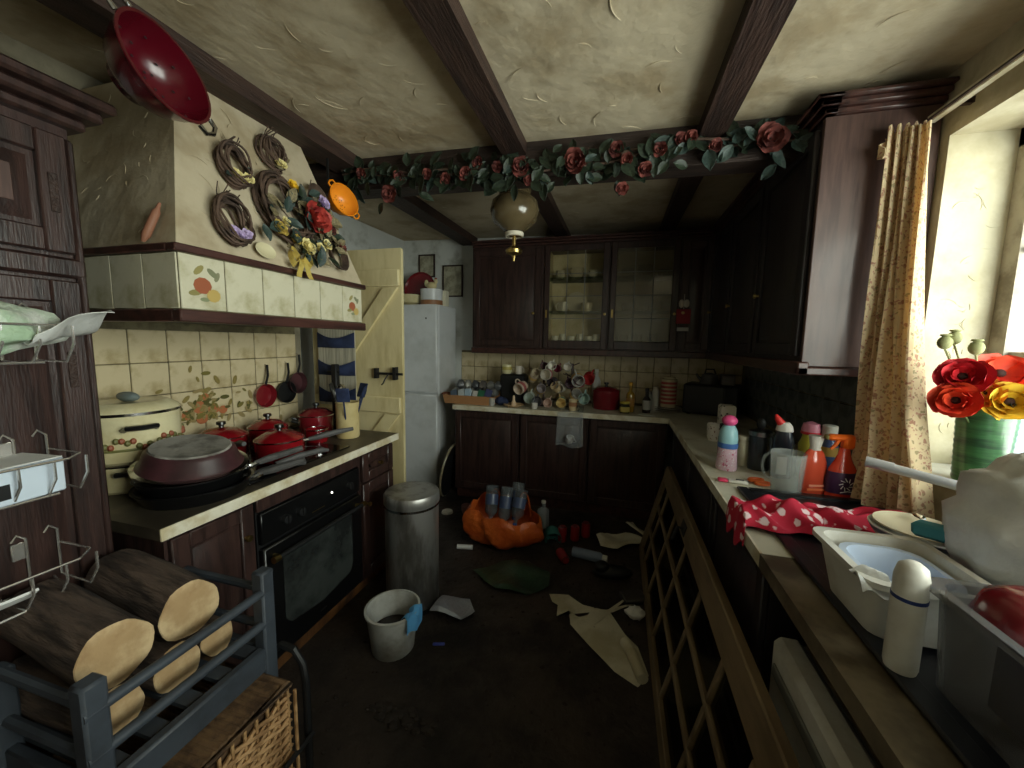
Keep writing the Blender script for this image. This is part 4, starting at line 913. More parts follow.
for k, (x, c, nm) in enumerate(((-1.50, (90, 104, 122), 'slate blue'), (-1.43, (196, 204, 206), 'white'), (-1.36, (170, 190, 206), 'pale blue'), (-1.29, (206, 204, 196), 'off-white'), (-1.235, (50, 106, 80), 'green'), (-1.17, (70, 74, 110), 'purple blue'))):
    solo('sachet', B().box(-.033, .033, -.008, .008, 0, .075, .003), flat('sach%d' % k, c, .35), '%s sachet standing at the front of the bread basket' % nm, 'packet', (x, 3.385+.008*(k % 2), .958+.01*(k % 3)), rot=(-.5, .12*(k-3), 0), group='packets in the basket')
t = thing('toaster', 'black two-slot toaster beside the basket with cups on top', 'toaster', (-.955, 3.57, .908)); obj('body', B().box(-.12, .12, -.085, .085, .01, .285, .02), BLACKM, t); obj('slot', B().box(-.09, .09, -.04, -.01, .2845, .286).box(-.09, .09, .01, .04, .2845, .286), STEEL, t); obj('lever', B().box(.12, .135, -.015, .015, .18, .20, .003), BLACK, t); obj('foot', B().box(-.1, -.08, -.07, .07, 0, .01).box(.08, .1, -.07, .07, 0, .01), BLACKM, t)
mug((-1.02, 3.54, 1.1945), .045, .085, tpt((222, 214, 170), 'cupcream'), 'cream flowered cup on the toaster', ang=2.5, band=flat('cupflower', (190, 176, 96)), belly=1.1)
mug((-.905, 3.54, 1.1945), .034, .075, tpt((216, 206, 192), 'cuppale'), 'small off-white cup on the toaster', ang=.5)
t = thing('candle_dish', 'cream dish with a stub candle at the worktop edge', 'dish', (-.90, 3.36, .908)); obj('saucer', B().lathe([(0, 0), (.05, 0), (.095, .02), (.093, .024), (.045, .008), (0, .008)], 24), flat('peach', (222, 186, 142), .35), t); obj('candle', B().lathe([(0, .008), (.026, .008), (.022, .04), (.012, .06), (.010, .10), (0, .104)], 14), flat('wax', (226, 196, 160), .5), t)
mug((-.70, 3.33, .908), .028, .05, tpt((220, 214, 206), 'egg'), 'tiny white egg cup at the front edge of the far worktop', name='egg_cup', cat='cup', hand=False)
mug((-1.10, 3.33, .908), .028, .075, tpt((176, 172, 164), 'glassy'), 'small smoky tumbler in front of the basket', name='tumbler', cat='glass', hand=False)
solo('blue_pouch', B().sph((0, 0, .04), (.065, .05, .042), 14, 9, wob=noise_wob(9, .08)), BLUE, 'dark blue cloth pouch slumped between the basket and dish', 'pouch', (-1.03, 3.40, .906))
# mug trees
def mugtree(x, y, h, label):
    t = thing('mug_tree', label, 'mug tree', (x, y, .908))
    obj('base', B().lathe([(0, 0), (.075, 0), (.075, .012), (.02, .02), (0, .02)], 22), WOODH, t); obj('pole', B().tube([(0, 0, .015), (0, 0, h)], .010, 8), WOODH, t)
    for k in range(6):
        a = k*PI/3+.4; zz = h*(.42+.27*(k//2)); zz = min(zz, h-.02); obj('peg', B().tube([(0, 0, zz), (.085*math.cos(a), .085*math.sin(a), zz+.03)], .005, 6), WOODH, t)
mugtree(-.66, 3.55, .40, 'wooden mug tree loaded with cups, nearer the toaster'); mugtree(-.40, 3.56, .40, 'wooden mug tree loaded with cups, nearer the red pot')
ML = [(-.60, 1.24, .050, (214, 206, 190), 'off-white mug high on the first mug tree', .3), (-.52, 1.09, .042, (214, 190, 150), 'tan mug low between the mug trees', 1.0), (-.35, 1.225, .056, (198, 196, 190), 'grey-white mug facing out, upper middle of the pile', 0),
      (-.235, 1.235, .052, (176, 52, 52), 'red mug hanging at the right of the pile', 0), (-.57, 1.305, .040, (226, 222, 210), 'white cup at the very top of the pile', .5), (-.70, 1.21, .042, (206, 190, 160), 'beige cup below the top white cup', .9),
      (-.83, 1.125, .054, (214, 196, 176), 'peach china cup at the left of the pile, facing out', 0), (-.775, 1.025, .050, (196, 206, 196), 'pale green mug low at the left of the pile', .2), (-.685, 1.075, .044, (150, 140, 140), 'grey patterned mug in the middle of the pile', .8),
      (-.61, .975, .042, (202, 172, 156), 'pink-beige cup at the bottom of the pile', .3), (-.48, 1.01, .044, (222, 196, 132), 'yellow cup hanging low at the front of the pile', 0), (-.41, 1.14, .046, (96, 70, 84), 'plum-coloured mug right of centre', .7),
      (-.315, 1.15, .044, (112, 100, 96), 'brown-grey mug under the red one', .9), (-.265, 1.03, .050, (172, 196, 188), 'pale turquoise mug low at the right of the pile', .4), (-.375, 1.02, .050, (162, 158, 150), 'stone-grey mug low right of centre', 1.1),
      (-.51, 1.28, .034, (120, 40, 60), 'small burgundy cup near the top of the pile', .4), (-.43, 1.29, .036, (206, 200, 190), 'small white mug at the top, right of the burgundy cup', .6), (-.66, 1.30, .036, (92, 40, 48), 'dark red cup at the top left of the pile', .4),
      (-.70, .98, .046, (80, 78, 86), 'charcoal mug at the bottom left of the pile', .5), (-.55, 1.17, .040, (70, 62, 66), 'black mug in the heart of the pile', .2), (-.76, 1.17, .040, (188, 170, 150), 'fawn cup beside the peach one', 1.2), (-.47, 1.11, .040, (216, 210, 196), 'ivory cup in the heart of the pile', .3)]
for k, (x, zz, r, c, lb, dz) in enumerate(ML):
    rt = random.Random(k+3)
    mug((x, 3.46+.02*rt.uniform(-1, 1)+(.03 if k % 2 else 0), zz-r*.5), r, r*1.9, flat('mug%d' % k, c, .25), lb, rot=(PI/2-dz*.9+.3, rt.uniform(-.3, .3), rt.uniform(-.5, .5)), ang=rt.uniform(1.0, 2.1), group='mugs piled on the far worktop', band=flat('mugband%d' % (k % 3), [(170, 90, 90), (90, 120, 100), (196, 160, 90)][k % 3]) if k % 2 == 0 else None)
t = mug((-.36, 3.34, .908), .036, .10, flat('tumbcream', (210, 190, 150), .35), 'cream and tan beaker standing at the front of the pile', hand=False, name='beaker', cat='beaker', band=flat('beakerband', (160, 110, 74)))
mug((-.29, 3.30, .908), .026, .055, GLASS, 'little glass by the worktop edge beside the beaker', hand=False, name='shot_glass', cat='glass')
# hanging film bag
t = thing('film_bag', 'clear plastic bag hanging over the far worktop edge', 'bag', (-.38, 3.255, .90))
def fb(u, v): return (-.48+.22*u+.03*(v-.5)*(u-.5), (3.40-.15*min(1, v*4)) if v < .25 else 3.243-.03*math.sin(PI*u)*math.sin(PI*min(1, v))-.01*math.sin(9*u+4*v), .912 if v < .22 else .912-.30*(v-.22)/.78+.012*math.sin(7*u))
obj('film', B().grid(fb, 14, 16, .001), FILM, t, world=True)
mug((-.37, 3.222, .66), .035, .055, tpt((214, 214, 214), 'bagcup'), 'white cup caught inside the hanging clear bag', rot=(.5, .3, 0), name='bagged_cup', cat='cup')
# red pot etc
pot('stew_pot', 'maroon enamel stew pot with a lid in the middle of the far worktop', (-.09, 3.585, .908), .125, .165, MAROON, 'pot', lid=True, rim=MAROON)
def bottle(name, label, loc, prof, mat, cat='bottle', capm=None, cap=None, bandm=None, band=None, group=None, seg=18, sx=1, sy=1, rot=None, rz=0):
    t = thing(name, label, cat, loc, rz, group=group, rot=rot)
    obj('body', B().lathe(prof, seg, sx=sx, sy=sy), mat, t)
    if cap: obj('cap', B().lathe(cap, seg, sx=min(1, sx*1.2), sy=min(1, sy*1.2)), capm, t)
    if band: obj('wrapper', B().lathe(band, seg, sx=sx, sy=sy), bandm, t)
    return t
def bprof(r, h, neck, shoulder=.7):
    return [(0, 0), (r*.95, 0), (r, .006), (r, h*shoulder), (r*.85, h*(shoulder+.06)), (neck, h*(shoulder+.16)), (neck, h), (0, h)]
def bcap(neck, h, ch): return [(neck*1.15, h-.004), (neck*1.15, h+ch), (neck*.9, h+ch+.003), (0, h+ch+.003)]
def bband(r, z0, z1): return [(r, z0), (r+.0008, z0+.0005), (r+.0008, z1-.0005), (r, z1)]
bottle('milk_bottle', 'tall white bottle against the tiles behind the maroon pot', (-.19, 3.79, .908), bprof(.04, .32, .016), flat('mb', (206, 206, 202), .35), capm=WPLASTIC, cap=bcap(.016, .32, .02))
bottle('oil_bottle', 'golden oil bottle with a yellow label right of the maroon pot', (.12, 3.48, .908), bprof(.036, .235, .014, .62), M('oil', (150, 116, 36), .15, coat=.4), capm=flat('capy', (214, 160, 40)), cap=bcap(.014, .235, .02), bandm=flat('lab', (170, 120, 50)), band=bband(.036, .05, .12))
bottle('mustard_jar', 'short yellow-topped jar in front of the oil bottle', (.075, 3.40, .908), bprof(.042, .085, .036, .75), flat('mj', (58, 56, 40), .2), 'jar', capm=flat('mjc', (176, 158, 60), .4), cap=bcap(.036, .085, .012), bandm=flat('mjl', (190, 170, 90)), band=bband(.042, .012, .055))
bottle('sauce_bottle', 'dark sauce bottle with a pale label next to the oil', (.255, 3.47, .908), bprof(.034, .19, .014, .6), flat('sb', (40, 34, 32), .2), capm=BLACKM, cap=bcap(.014, .19, .02), bandm=flat('sbl', (176, 176, 170)), band=bband(.034, .03, .11))
bottle('spice_jar', 'clear spice jar behind the dark sauce bottle', (.29, 3.62, .908), bprof(.034, .15, .026, .8), flat('sj', (150, 156, 146), .15), 'jar', capm=STEEL, cap=bcap(.026, .15, .015))
bottle('salt_tube', 'slim white salt tube left of the red striped jar', (.335, 3.60, .908), bprof(.03, .20, .02, .85), flat('salt', (206, 204, 196), .4), capm=flat('saltc', (196, 190, 176)), cap=bcap(.02, .2, .015))
t = thing('storage_jar', 'tall glass jar with red label stripes on stacked plates', 'jar', (.44, 3.58, .956)); obj('body', B().lathe([(0, 0), (.062, 0), (.066, .01), (.066, .24), (.05, .25), (.05, .262), (0, .262)], 22), flat('jarbeige', (190, 178, 146), .2), t)
for k in range(6): obj('red_stripe', B().lathe(bband(.066, .03+.034*k, .05+.034*k), 22), flat('rs', (160, 60, 56), .4), t)
for k in range(3): solo('dinner_plate', B().lathe([(0, 0), (.06, 0), (.11, .012), (.109, .015), (.058, .004), (0, .004)], 26), flat('plate%d' % (k % 2), [(196, 192, 180), (170, 170, 166)][k % 2], .25), 'pale dinner plate, %s in the stack under the striped jar' % ['bottom', 'middle', 'top'][k], 'plate', (.44, 3.58, .908+.0155*k), group='plates under the jar')
solo('kitchen_knife', B().box(-.07, .07, -.008, .008, 0, .006, .002), flat('knifew', (190, 188, 180), .4), 'pale handled knife lying at the far worktop corner', 'knife', (.25, 3.34, .908), -.3)
t = thing('microwave', 'dark microwave in the far right worktop corner', 'microwave', (.80, 3.62, .908), -.35); obj('body', B().box(-.21, .20, -.15, .15, .01, .26, .01), DARKW, t); obj('door', B().box(-.20, .10, -.16, -.15, .02, .25, .004), BLACK, t); obj('button_panel', B().box(.105, .195, -.158, -.15, .02, .25, .003), BLACKM, t); obj('foot', B().box(-.18, -.15, -.12, .12, 0, .01).box(.15, .18, -.12, .12, 0, .01), BLACKM, t)
t = thing('kettle', 'dark old kettle on the microwave', 'kettle', (.76, 3.60, 1.169)); obj('body', B().lathe([(0, 0), (.07, 0), (.075, .02), (.06, .08), (.02, .095), (0, .097)], 18), GREYH, t); obj('spout', B().tube([(-.06, 0, .03), (-.09, 0, .06), (-.105, 0, .085)], [.016, .011, .008], 8), GREYH, t); obj('handle', B().tube([(-.04, 0, .08), (-.03, 0, .125), (.03, 0, .125), (.05, 0, .075)], .007, 6), BLACKM, t)
t = thing('biscuit_tin', 'small patterned tin on the microwave beside the kettle', 'tin', (.89, 3.57, 1.169)); obj('tin', B().box(-.05, .05, -.045, .045, 0, .075, .006), flat('tinb', (116, 112, 110), .3), t); obj('lid', B().box(-.052, .052, -.047, .047, .075, .088, .005), flat('tinl', (92, 86, 84), .3), t)
# tag on corner cupboard
t = thing('fabric_tag', 'red hanging card with a white ribbon on the corner cabinet door', 'hanging tag', (.505, 3.485, 1.62))
obj('card', B().box(-.055, .055, -.004, .002, .05, .17, .003), flat('tagred', (150, 32, 44), .6), t); obj('ribbon', B().sph((-.02, -.002, .215), (.022, .008, .035), 10, 6).sph((.02, -.002, .215), (.022, .008, .035), 10, 6).tube([(0, 0, .17), (0, 0, .29)], .003, 5), flat('ribw', (190, 180, 168), .7), t); obj('lower_label', B().box(-.045, .045, -.004, .002, -.01, .02), flat('tagw', (190, 190, 186)), t)
# china in the glazed cabinets
def china(x, z, r, h, c, lb, hand=True, name='teacup', cat='cup', y=3.66, k=0): mug((x, y, z), r, h, flat('china%d_%d_%d' % c, c, .2), lb, ang=rnd.uniform(3.5, 5.8), name=name, cat=cat, hand=hand, group='china in the glazed cabinets')
china(-.55, 2.084, .045, .075, (214, 208, 190), 'cream cup on the top shelf, left of the bright glazed cabinet')
china(-.40, 2.084, .060, .095, (206, 196, 172), 'large cream jug-like cup on the bright top shelf')
china(-.26, 2.084, .045, .07, (196, 190, 170), 'smaller cup at the right of the bright top shelf')
china(-.52, 1.784, .05, .09, (206, 202, 190), 'grey-white cup on the bright middle shelf'); china(-.30, 1.784, .055, .08, (196, 186, 160), 'beige bowl on the bright middle shelf', False, 'small_bowl', 'bowl')
b = B(); b.M = Matrix.Rotation(1.35, 4, 'X'); b.lathe([(0, 0), (.06, 0), (.10, .012), (.099, .015), (.058, .004), (0, .004)], 26); solo('display_plate', b, flat('dplate', (220, 214, 196), .25), 'cream plate propped upright on the bright middle shelf', 'plate', (-.41, 3.79, 1.885))
for k, x in enumerate((-.58, -.51, -.43, -.35, -.27, -.20)): china(x, 1.459, .032, .10+.02*(k % 2), (222, 222, 214), 'sherry glass %s along the bright bottom shelf' % ['leftmost', 'second', 'third', 'fourth', 'fifth', 'rightmost'][k], False, 'drinking_glass', 'glass', 3.62)
for k, (x, z_, r, h, lb) in enumerate(((.05, 2.084, .05, .08, 'cup at the left of the murky top shelf'), (.20, 2.084, .06, .10, 'teapot-like jug on the murky top shelf'), (.34, 2.084, .045, .06, 'small bowl on the murky top shelf'), (.06, 1.784, .05, .07, 'cup at the left of the murky middle shelf'), (.18, 1.784, .055, .08, 'bowl in the middle of the murky middle shelf'), (.31, 1.784, .045, .09, 'cup at the right of the murky middle shelf'), (.04, 1.459, .04, .12, 'tumbler at the left of the murky bottom shelf'), (.16, 1.459, .04, .12, 'tumbler in the middle of the murky bottom shelf'), (.29, 1.459, .04, .13, 'tumbler at the right of the murky bottom shelf'))):
    china(x, z_, r, h, (186, 176, 150), lb, k != 4, k=k)

# ================================================================== RIGHT WORKTOP CLUTTER
Z = .9095
bottle('cow_carton', 'tall black and white printed carton near the far corner of the window worktop', (.69, 2.72, Z), [(0, 0), (.06, 0), (.06, .20), (.05, .21), (0, .21)], COW, 'carton', seg=4, rz=PI/4)
mug((.60, 2.60, Z), .045, .105, pattern('brown_print', (206, 198, 186), [(120, 84, 70)], 50, .3, .4, 0), 'white mug with brown print beside the printed carton', ang=-.6)
bottle('green_bottle', 'dark green squat bottle left of the pink-capped bottle', (.565, 2.20, Z), bprof(.038, .155, .03, .72), M('darkgreen', (24, 38, 34), .15, coat=.4), capm=BLACKM, cap=bcap(.03, .155, .025))
t = thing('bubble_bath', 'pink-capped child\'s bubble bath bottle with pale blue and flowered pink body', 'bottle', (.525, 2.01, Z))
obj('body', B().lathe([(0, 0), (.044, 0), (.046, .01), (.042, .07), (.040, .115), (0, .115)], 20), SPECK, t); obj('belt', B().lathe([(.0405, .105), (.044, .107), (.044, .128), (.040, .13)], 20), flat('belt', (70, 110, 176), .4), t)
obj('torso', B().lathe([(.040, .128), (.042, .15), (.036, .19), (.026, .21), (.018, .215), (0, .215)], 20), flat('tealb', (150, 196, 204), .3), t); obj('cap', B().sph((0, 0, .235), (.034, .034, .026), 16, 10), flat('pinkcap', (222, 84, 140), .4), t)
bottle('cream_bottle', 'squat ivory bottle right of the bubble bath', (.62, 2.10, Z), bprof(.028, .135, .02, .8), flat('ivory', (196, 190, 164), .4), capm=flat('ivc', (206, 200, 178)), cap=bcap(.024, .135, .012))
t = thing('coffee_press', 'smoky glass flask with steel collar among the bottles', 'flask', (.675, 2.06, Z)); obj('body', B().lathe([(0, 0), (.045, 0), (.047, .01), (.047, .17), (.044, .17), (.044, .012), (0, .012)], 22), M('smoke_glass', (60, 66, 70), .08, alpha=.75), t); obj('collar', B().lathe([(.047, .165), (.05, .165), (.05, .185), (.04, .19), (0, .195)], 22), STEEL, t); obj('knob', B().sph((0, 0, .22), (.02, .02, .03)), BLACKM, t)
t = thing('glue_bottle', 'dark bottle with slanting red and white pointed cap', 'bottle', (.735, 1.96, Z)); obj('body', B().lathe([(0, 0), (.04, 0), (.042, .01), (.042, .17), (.030, .215), (0, .215)], 20, sx=1, sy=.7), flat('navyb', (30, 36, 48), .25), t)
obj('white_cap', B().lathe([(.034, .214), (.030, .236), (.018, .252), (0, .254)], 16), WPLASTIC, t); obj('red_tip', B().tube([(-.012, 0, .242), (-.030, 0, .268), (-.038, 0, .285)], [.018, .013, .005], 10), flat('redtip', (214, 44, 40), .4), t); obj('paper_label', B().box(-.03, .01, -.0315, -.0285, .02, .10), PAPERW, t)
t = thing('clear_jug', 'cloudy clear plastic jug standing in front of the bottles', 'jug', (.685, 1.765, Z)); obj('body', B().lathe([(0, 0), (.05, 0), (.053, .004), (.062, .165), (.060, .165), (.051, .008), (0, .008)], 26), FROST, t); obj('handle', B().tube(handle_pts(.057, .04, .15, .035, 2.6), .006, 6), FROST, t)
t = thing('yellow_bottle', 'yellow-green bottle with a pink lid behind the orange detergent', 'bottle', (.845, 1.98, Z)); obj('body', B().lathe(bprof(.042, .21, .03, .75), 18), flat('yg', (196, 190, 70), .3), t); obj('lid', B().lathe([(.034, .205), (.036, .225), (.03, .25), (0, .262)], 18), flat('pinklid', (206, 130, 150), .4), t); obj('red_collar', B().lathe([(.035, .203), (.038, .205), (.038, .213), (.035, .215)], 18), flat('redcol', (206, 50, 60), .4), t)
bottle('white_bottle', 'small white pump bottle behind the clear jug', (.775, 2.04, Z), bprof(.03, .18, .014, .7), WPLASTIC, capm=WPLASTIC, cap=bcap(.02, .18, .03))
t = thing('detergent_bottle', 'orange washing-up liquid bottle with white cap', 'bottle', (.785, 1.79, Z), rz=.2)
obj('body', B().lathe([(0, 0), (.048, 0), (.051, .01), (.050, .09), (.046, .13), (.034, .165), (.022, .18), (0, .18)], 22, sx=1, sy=.62), M('orange_liquid', (214, 84, 58), .15, coat=.5), t); obj('cap', B().lathe([(.020, .178), (.018, .19), (.026, .235), (0, .237)], 18), WPLASTIC, t)
obj('print', B().box(-.032, .03, -.0335, -.031, .035, .042), flat('dl', (240, 160, 130)), t); obj('lower_stripe', B().box(-.038, .035, -.0335, -.031, .018, .026), flat('dl2', (244, 130, 80)), t)
bottle('shampoo_bottle', 'gold and blue bottle behind the purple spray', (.905, 1.955, Z), bprof(.035, .20, .022, .8), flat('bluebot', (60, 76, 116), .3), capm=flat('whitecap', (206, 206, 196)), cap=bcap(.024, .20, .05), bandm=flat('goldb', (176, 140, 70), .4), band=bband(.035, .12, .16))
t = thing('spray_bottle', 'purple cleaning spray bottle with bright orange trigger head', 'spray bottle', (.872, 1.765, Z), rz=.15)
obj('body', B().lathe([(0, 0), (.052, 0), (.056, .01), (.056, .075), (.048, .115), (.030, .15), (.022, .175), (.018, .20), (0, .20)], 22, sx=1, sy=.62), M('orange_red_liquid', (206, 66, 40), .2, coat=.4), t)
obj('wrapper', B().lathe([(.0565, .022), (.057, .024), (.057, .075), (.052, .100), (.0505, .106)], 22, sx=1, sy=.63), flat('purplelab', (62, 34, 66), .35), t)
b = B()
for k in range(9): a = 2*PI*k/9; b.tube([(.012*math.cos(a)-.005, -.0372, .062+.012*math.sin(a)), (.026*math.cos(a+.4)-.005, -.0362, .062+.026*math.sin(a+.4))], .0016, 4)
b.tube([(-.025, -.0372, .030), (.0, -.0378, .036), (.02, -.0372, .033)], .0016, 4); obj('white_swirl_logo', b, PAPERW, t)
b = B().box(-.065, .030, -.014, .014, .228, .252, .008).box(-.012, .030, -.016, .016, .195, .245, .008); b.tube([(-.025, 0, .23), (-.034, 0, .21), (-.05, 0, .192)], [.008, .007, .005], 7); obj('trigger_head', b, TRIG, t); obj('nozzle', B().box(-.075, -.064, -.010, .010, .231, .249, .003), flat('noz', (120, 110, 60)), t)
t = thing('scissors', 'orange-handled scissors lying by the jug', 'scissors', (.585, 1.83, Z), .3)
b = B()
for s in (-1, 1): b.tube([(.03*math.cos(a)+.03, s*.022+.018*math.sin(a), .007) for a in [2*PI*i/14 for i in range(14)]], .006, 6, True)
obj('handles', b, flat('scor', (226, 106, 44), .4), t); obj('blades', B().box(-.09, .005, -.006, .006, .003, .006, .001), CHROME, t)
t = thing('box_cutter', 'white plastic cutter with pink end at the worktop edge', 'cutter', (.505, 1.81, Z), -.1); obj('body', B().box(-.02, .055, -.014, .014, 0, .014, .004), WPLASTIC, t); obj('grip', B().box(-.06, -.021, -.016, .016, 0, .014, .005), flat('pinkg', (216, 60, 100), .4), t); obj('slider', B().box(.01, .04, -.004, .004, .014, .017), BLACKM, t)
# heart towels
def crumple(x0, x1, y0, y1, h, seed, edge=None):
    r_ = random.Random(seed); ph = [r_.uniform(0, 6.28) for _ in range(6)]
    def fn(u, v):
        x = x0+(x1-x0)*u; y = y0+(y1-y0)*v; env = (math.sin(PI*u)*math.sin(PI*v))**.35
        wv = .5+.22*math.sin(9*u+3*v+ph[0])+.18*math.sin(11*v-4*u+ph[1])+.12*math.sin(17*u+ph[2]+6*v)
        x += .012*math.sin(14*v+ph[3]); y += .012*math.sin(13*u+ph[4]); z = .004+h*env*max(.05, wv)
        if edge and x < edge: z -= (edge-x)*1.6; x = edge-(edge-x)*.3
        return (x, y, z)
    return fn
solo('tea_towel', B().grid(crumple(.375, .66, 1.325, 1.53, .085, 2, .418), 40, 26, .004), HEARTS, 'crumpled red tea towel with white hearts hanging over the worktop edge', 'tea towel', (0, 0, .922))
solo('oven_glove', B().grid(crumple(.63, .95, 1.375, 1.545, .075, 6), 34, 22, .006), HEARTS, 'bunched red heart-patterned oven glove beside the tea towel', 'oven glove', (0, 0, .922))
# washing-up bowl(s)
def rect_tub(b, x0, x1, y0, y1, z0, z1, tap, th, bev=.03, lip=.012):
    def ring(e, z, i=0):
        pts = []; X0, X1, Y0_, Y1_ = x0-e+i, x1+e-i, y0-e+i, y1+e-i
        for cx, cy, a0 in ((X1-bev, Y1_-bev, 0), (X0+bev, Y1_-bev, PI/2), (X0+bev, Y0_+bev, PI), (X1-bev, Y0_+bev, 1.5*PI)):
            for k in range(5): a = a0+PI/2*k/4; pts.append((cx+bev*math.cos(a), cy+bev*math.sin(a), z))
        return pts
    rings = [ring(-tap, z0), ring(0, z1-.012), ring(lip, z1-.012), ring(lip, z1), ring(0, z1, th), ring(-tap, z0+th, th)]
    n = len(rings[0]); vs = [p for r_ in rings for p in r_]; fs = [tuple(range(n))[::-1], tuple(range(5*n, 6*n))]
    for k in range(5): fs += [(k*n+i, k*n+(i+1) % n, (k+1)*n+(i+1) % n, (k+1)*n+i) for i in range(n)]
    return b.add(vs, fs)
tb = thing('washing_up_bowl', 'deep off-white rectangular washing-up bowl on the sink', 'bowl', (.62, .92, .922)); obj('bowl', rect_tub(B(), .495, .70, .86, 1.085, .922, 1.052, .022, .004), WPLASTIC, tb, world=True)
solo('dish_tub', rect_tub(B(), .523, .675, .89, 1.06, .930, 1.035, .03, .004, .05, .006), flat('paleblue', (196, 210, 232), .35), 'pale blue tub nested inside the washing-up bowl', 'tub')
solo('dish_rag', B().grid(lambda u, v: (.475+.05*u, .85+.05*v, 1.056+.008*math.sin(6*u+5*v)-.05*max(0, .5-v)), 8, 8, .003), FILMW, 'scrap of white wrapping hooked over the washing-up bowl corner', 'wrapper')
t = thing('serving_bowl', 'white bowl with a blue rim line stacked with cutlery, beside the towels', 'bowl', (.815, 1.265, .922)); obj('bowl', B().lathe([(0, 0), (.05, 0), (.06, .02), (.095, .065), (.105, .085), (.101, .087), (.09, .068), (.055, .025), (0, .02)], 30), WPLASTIC, t); obj('rim_line', B().lathe([(.0985, .070), (.1035, .081), (.1025, .082), (.0975, .071)], 30), flat('rimblue', (120, 130, 150), .3), t)
t = thing('side_plate', 'cream plate lying across the serving bowl', 'plate', (.815, 1.265, 1.006)); obj('plate', B().lathe([(0, 0), (.07, 0), (.096, .010), (.095, .013), (.068, .004), (0, .004)], 28), flat('platecream', (216, 204, 174), .3), t)
for k, (a, dx, lb) in enumerate(((.9, .02, 'steel spoon lying on the cream plate'), (1.3, -.015, 'steel fork lying on the cream plate beside the spoon'))):
    t = thing('cutlery', lb, 'cutlery', (.84+dx, 1.245, 1.021), a); obj('stem', B().tube([(-.10, 0, .004), (0, 0, .008), (.05, 0, .004)], [.005, .003, .003], 6), CHROME, t); obj('bowl_end', B().sph((.075, 0, .006), (.026, .013, .004), 10, 6), CHROME, t)
solo('teal_sponge', B().box(-.035, .05, -.02, .02, 0, .035, .008), flat('teal', (70, 140, 150), .8), 'teal sponge block resting on the washing-up bowl corner', 'sponge', (.735, 1.095, 1.056), .5, rot=(0, -.1, -.9))
t = thing('lotion_bottle', 'white bottle with a blue band standing by the grey tub', 'bottle', (.520, .808, .922)); obj('body', B().lathe([(0, 0), (.022, 0), (.024, .008), (.024, .175), (.020, .195), (.010, .203), (0, .203)], 22), WPLASTIC, t); obj('band', B().lathe(bband(.024, .135, .142), 22), flat('bandblue', (40, 60, 120), .4), t)
gt = thing('storage_tub', 'large grey translucent storage tub in the right foreground', 'tub', (.75, .55, .922)); obj('box', rect_tub(B(), .546, 1.0, .42, .808, .922, 1.098, .008, .004), GREYBOX, gt, world=True)
solo('upturned_bowl', B().lathe([(0, .055), (.03, .052), (.052, .035), (.062, .0), (.059, .0), (.048, .03), (0, .048)], 26), MAROON, 'dark red upturned plastic bowl heaped in the grey tub', 'bowl', (.625, .735, 1.078), rot=(.1, -.05, 0))
solo('blue_packet', B().box(-.05, .05, -.04, .04, 0, .145, .012), flat('bp', (50, 70, 120), .4), 'blue packet inside the grey storage tub', 'packet', (.635, .70, .932))
solo('crimson_pack', B().box(-.03, .03, -.05, .05, 0, .12, .012), flat('cpk', (120, 30, 44), .4), 'crimson packet inside the grey tub near its left side', 'packet', (.60, .58, .932))
t = thing('carrier_bag', 'bulky white carrier bag slumped on the worktop by the window', 'bag', (.865, 1.005, .922)); wf = noise_wob(21, .06, 9)
obj('bag', B().sph((0, 0, .185), (.14, .16, .18), 30, 20, wob=wf), FILMW, t, ang=120)
TUBEM = M('aluminium_tube', (196, 198, 204), .35, .6)
t = thing('vacuum_tube', 'silver metal tube lying across the worktop towards the carrier bag', 'tube', (.845, 1.31, 1.08)); obj('pipe', B().tube([(-.11, .06, .08), (.14, -.10, .045)], .0135, 14), TUBEM, t); obj('collar', B().tube([(-.112, .0612, .0803), (-.06, .029, .074)], .0155, 14), TUBEM, t)
solo('bread_board', B().box(-.02, .02, -.10, .10, 0, .16, .01), flat('brd', (150, 128, 96), .6), 'brown board propped behind the bowl holding up the metal tube', 'board', (1.0, 1.30, .922))
# curtain -----------------------------------------------------------
cu = thing('curtain', 'faded floral curtain bunched at the far side of the window', 'curtain', (1.0, 1.65, .93))
def cf(u, v):
    zt, zb = 2.275, .93
    A0, A1 = Vector((.905, 1.785)), Vector((.995, 1.735)); C0, C1 = Vector((.945, 1.780)), Vector((.985, 1.60-.12*v**3))
    k = v**.75; P = A0.lerp(C0, k).lerp(A1.lerp(C1, k), u+.02*math.sin(6*u+4*v))
    d = (A1.lerp(C1, k)-A0.lerp(C0, k)).normalized(); n = Vector((d.y, -d.x))
    amp = .021+.016*v
    o = amp*(math.sin(u*2*PI*5.2+.9*math.sin(2.2*v+1))+.45*math.sin(u*2*PI*9.3+2*v)+.3*math.sin(u*2*PI*2.1+3*v))
    if v > .86: o += .22*(v-.86)*(.7+.5*math.sin(5*u+1)); 
    P = P+n*o
    z = zt+(zb-zt)*v+.012*math.sin(u*30)*(1-v)**8
    return (P.x, min(P.y, 1.803), z)
obj('drape', B().grid(cf, 130, 44, .003), CURTAIN, cu, world=True)
obj('heading_flap', B().grid(lambda u, v: (.90-.03*u+.012*math.sin(7*u+2*v), 1.79-.05*u+.005*v, 2.255-.05*u-.07*v*(1-.5*u)), 10, 6, .003), CURTAIN, cu, world=True)
t = thing('curtain_track', 'pale curtain track fixed above the window', 'curtain track', (1.05, .7, 2.31)); obj('rail', B().box(1.02, 1.045, -.5, 1.80, 2.295, 2.32, .003), EDGE, t, world=True); obj('lip', B().box(1.012, 1.02, -.5, 1.80, 2.298, 2.304), BEAM, t, world=True)
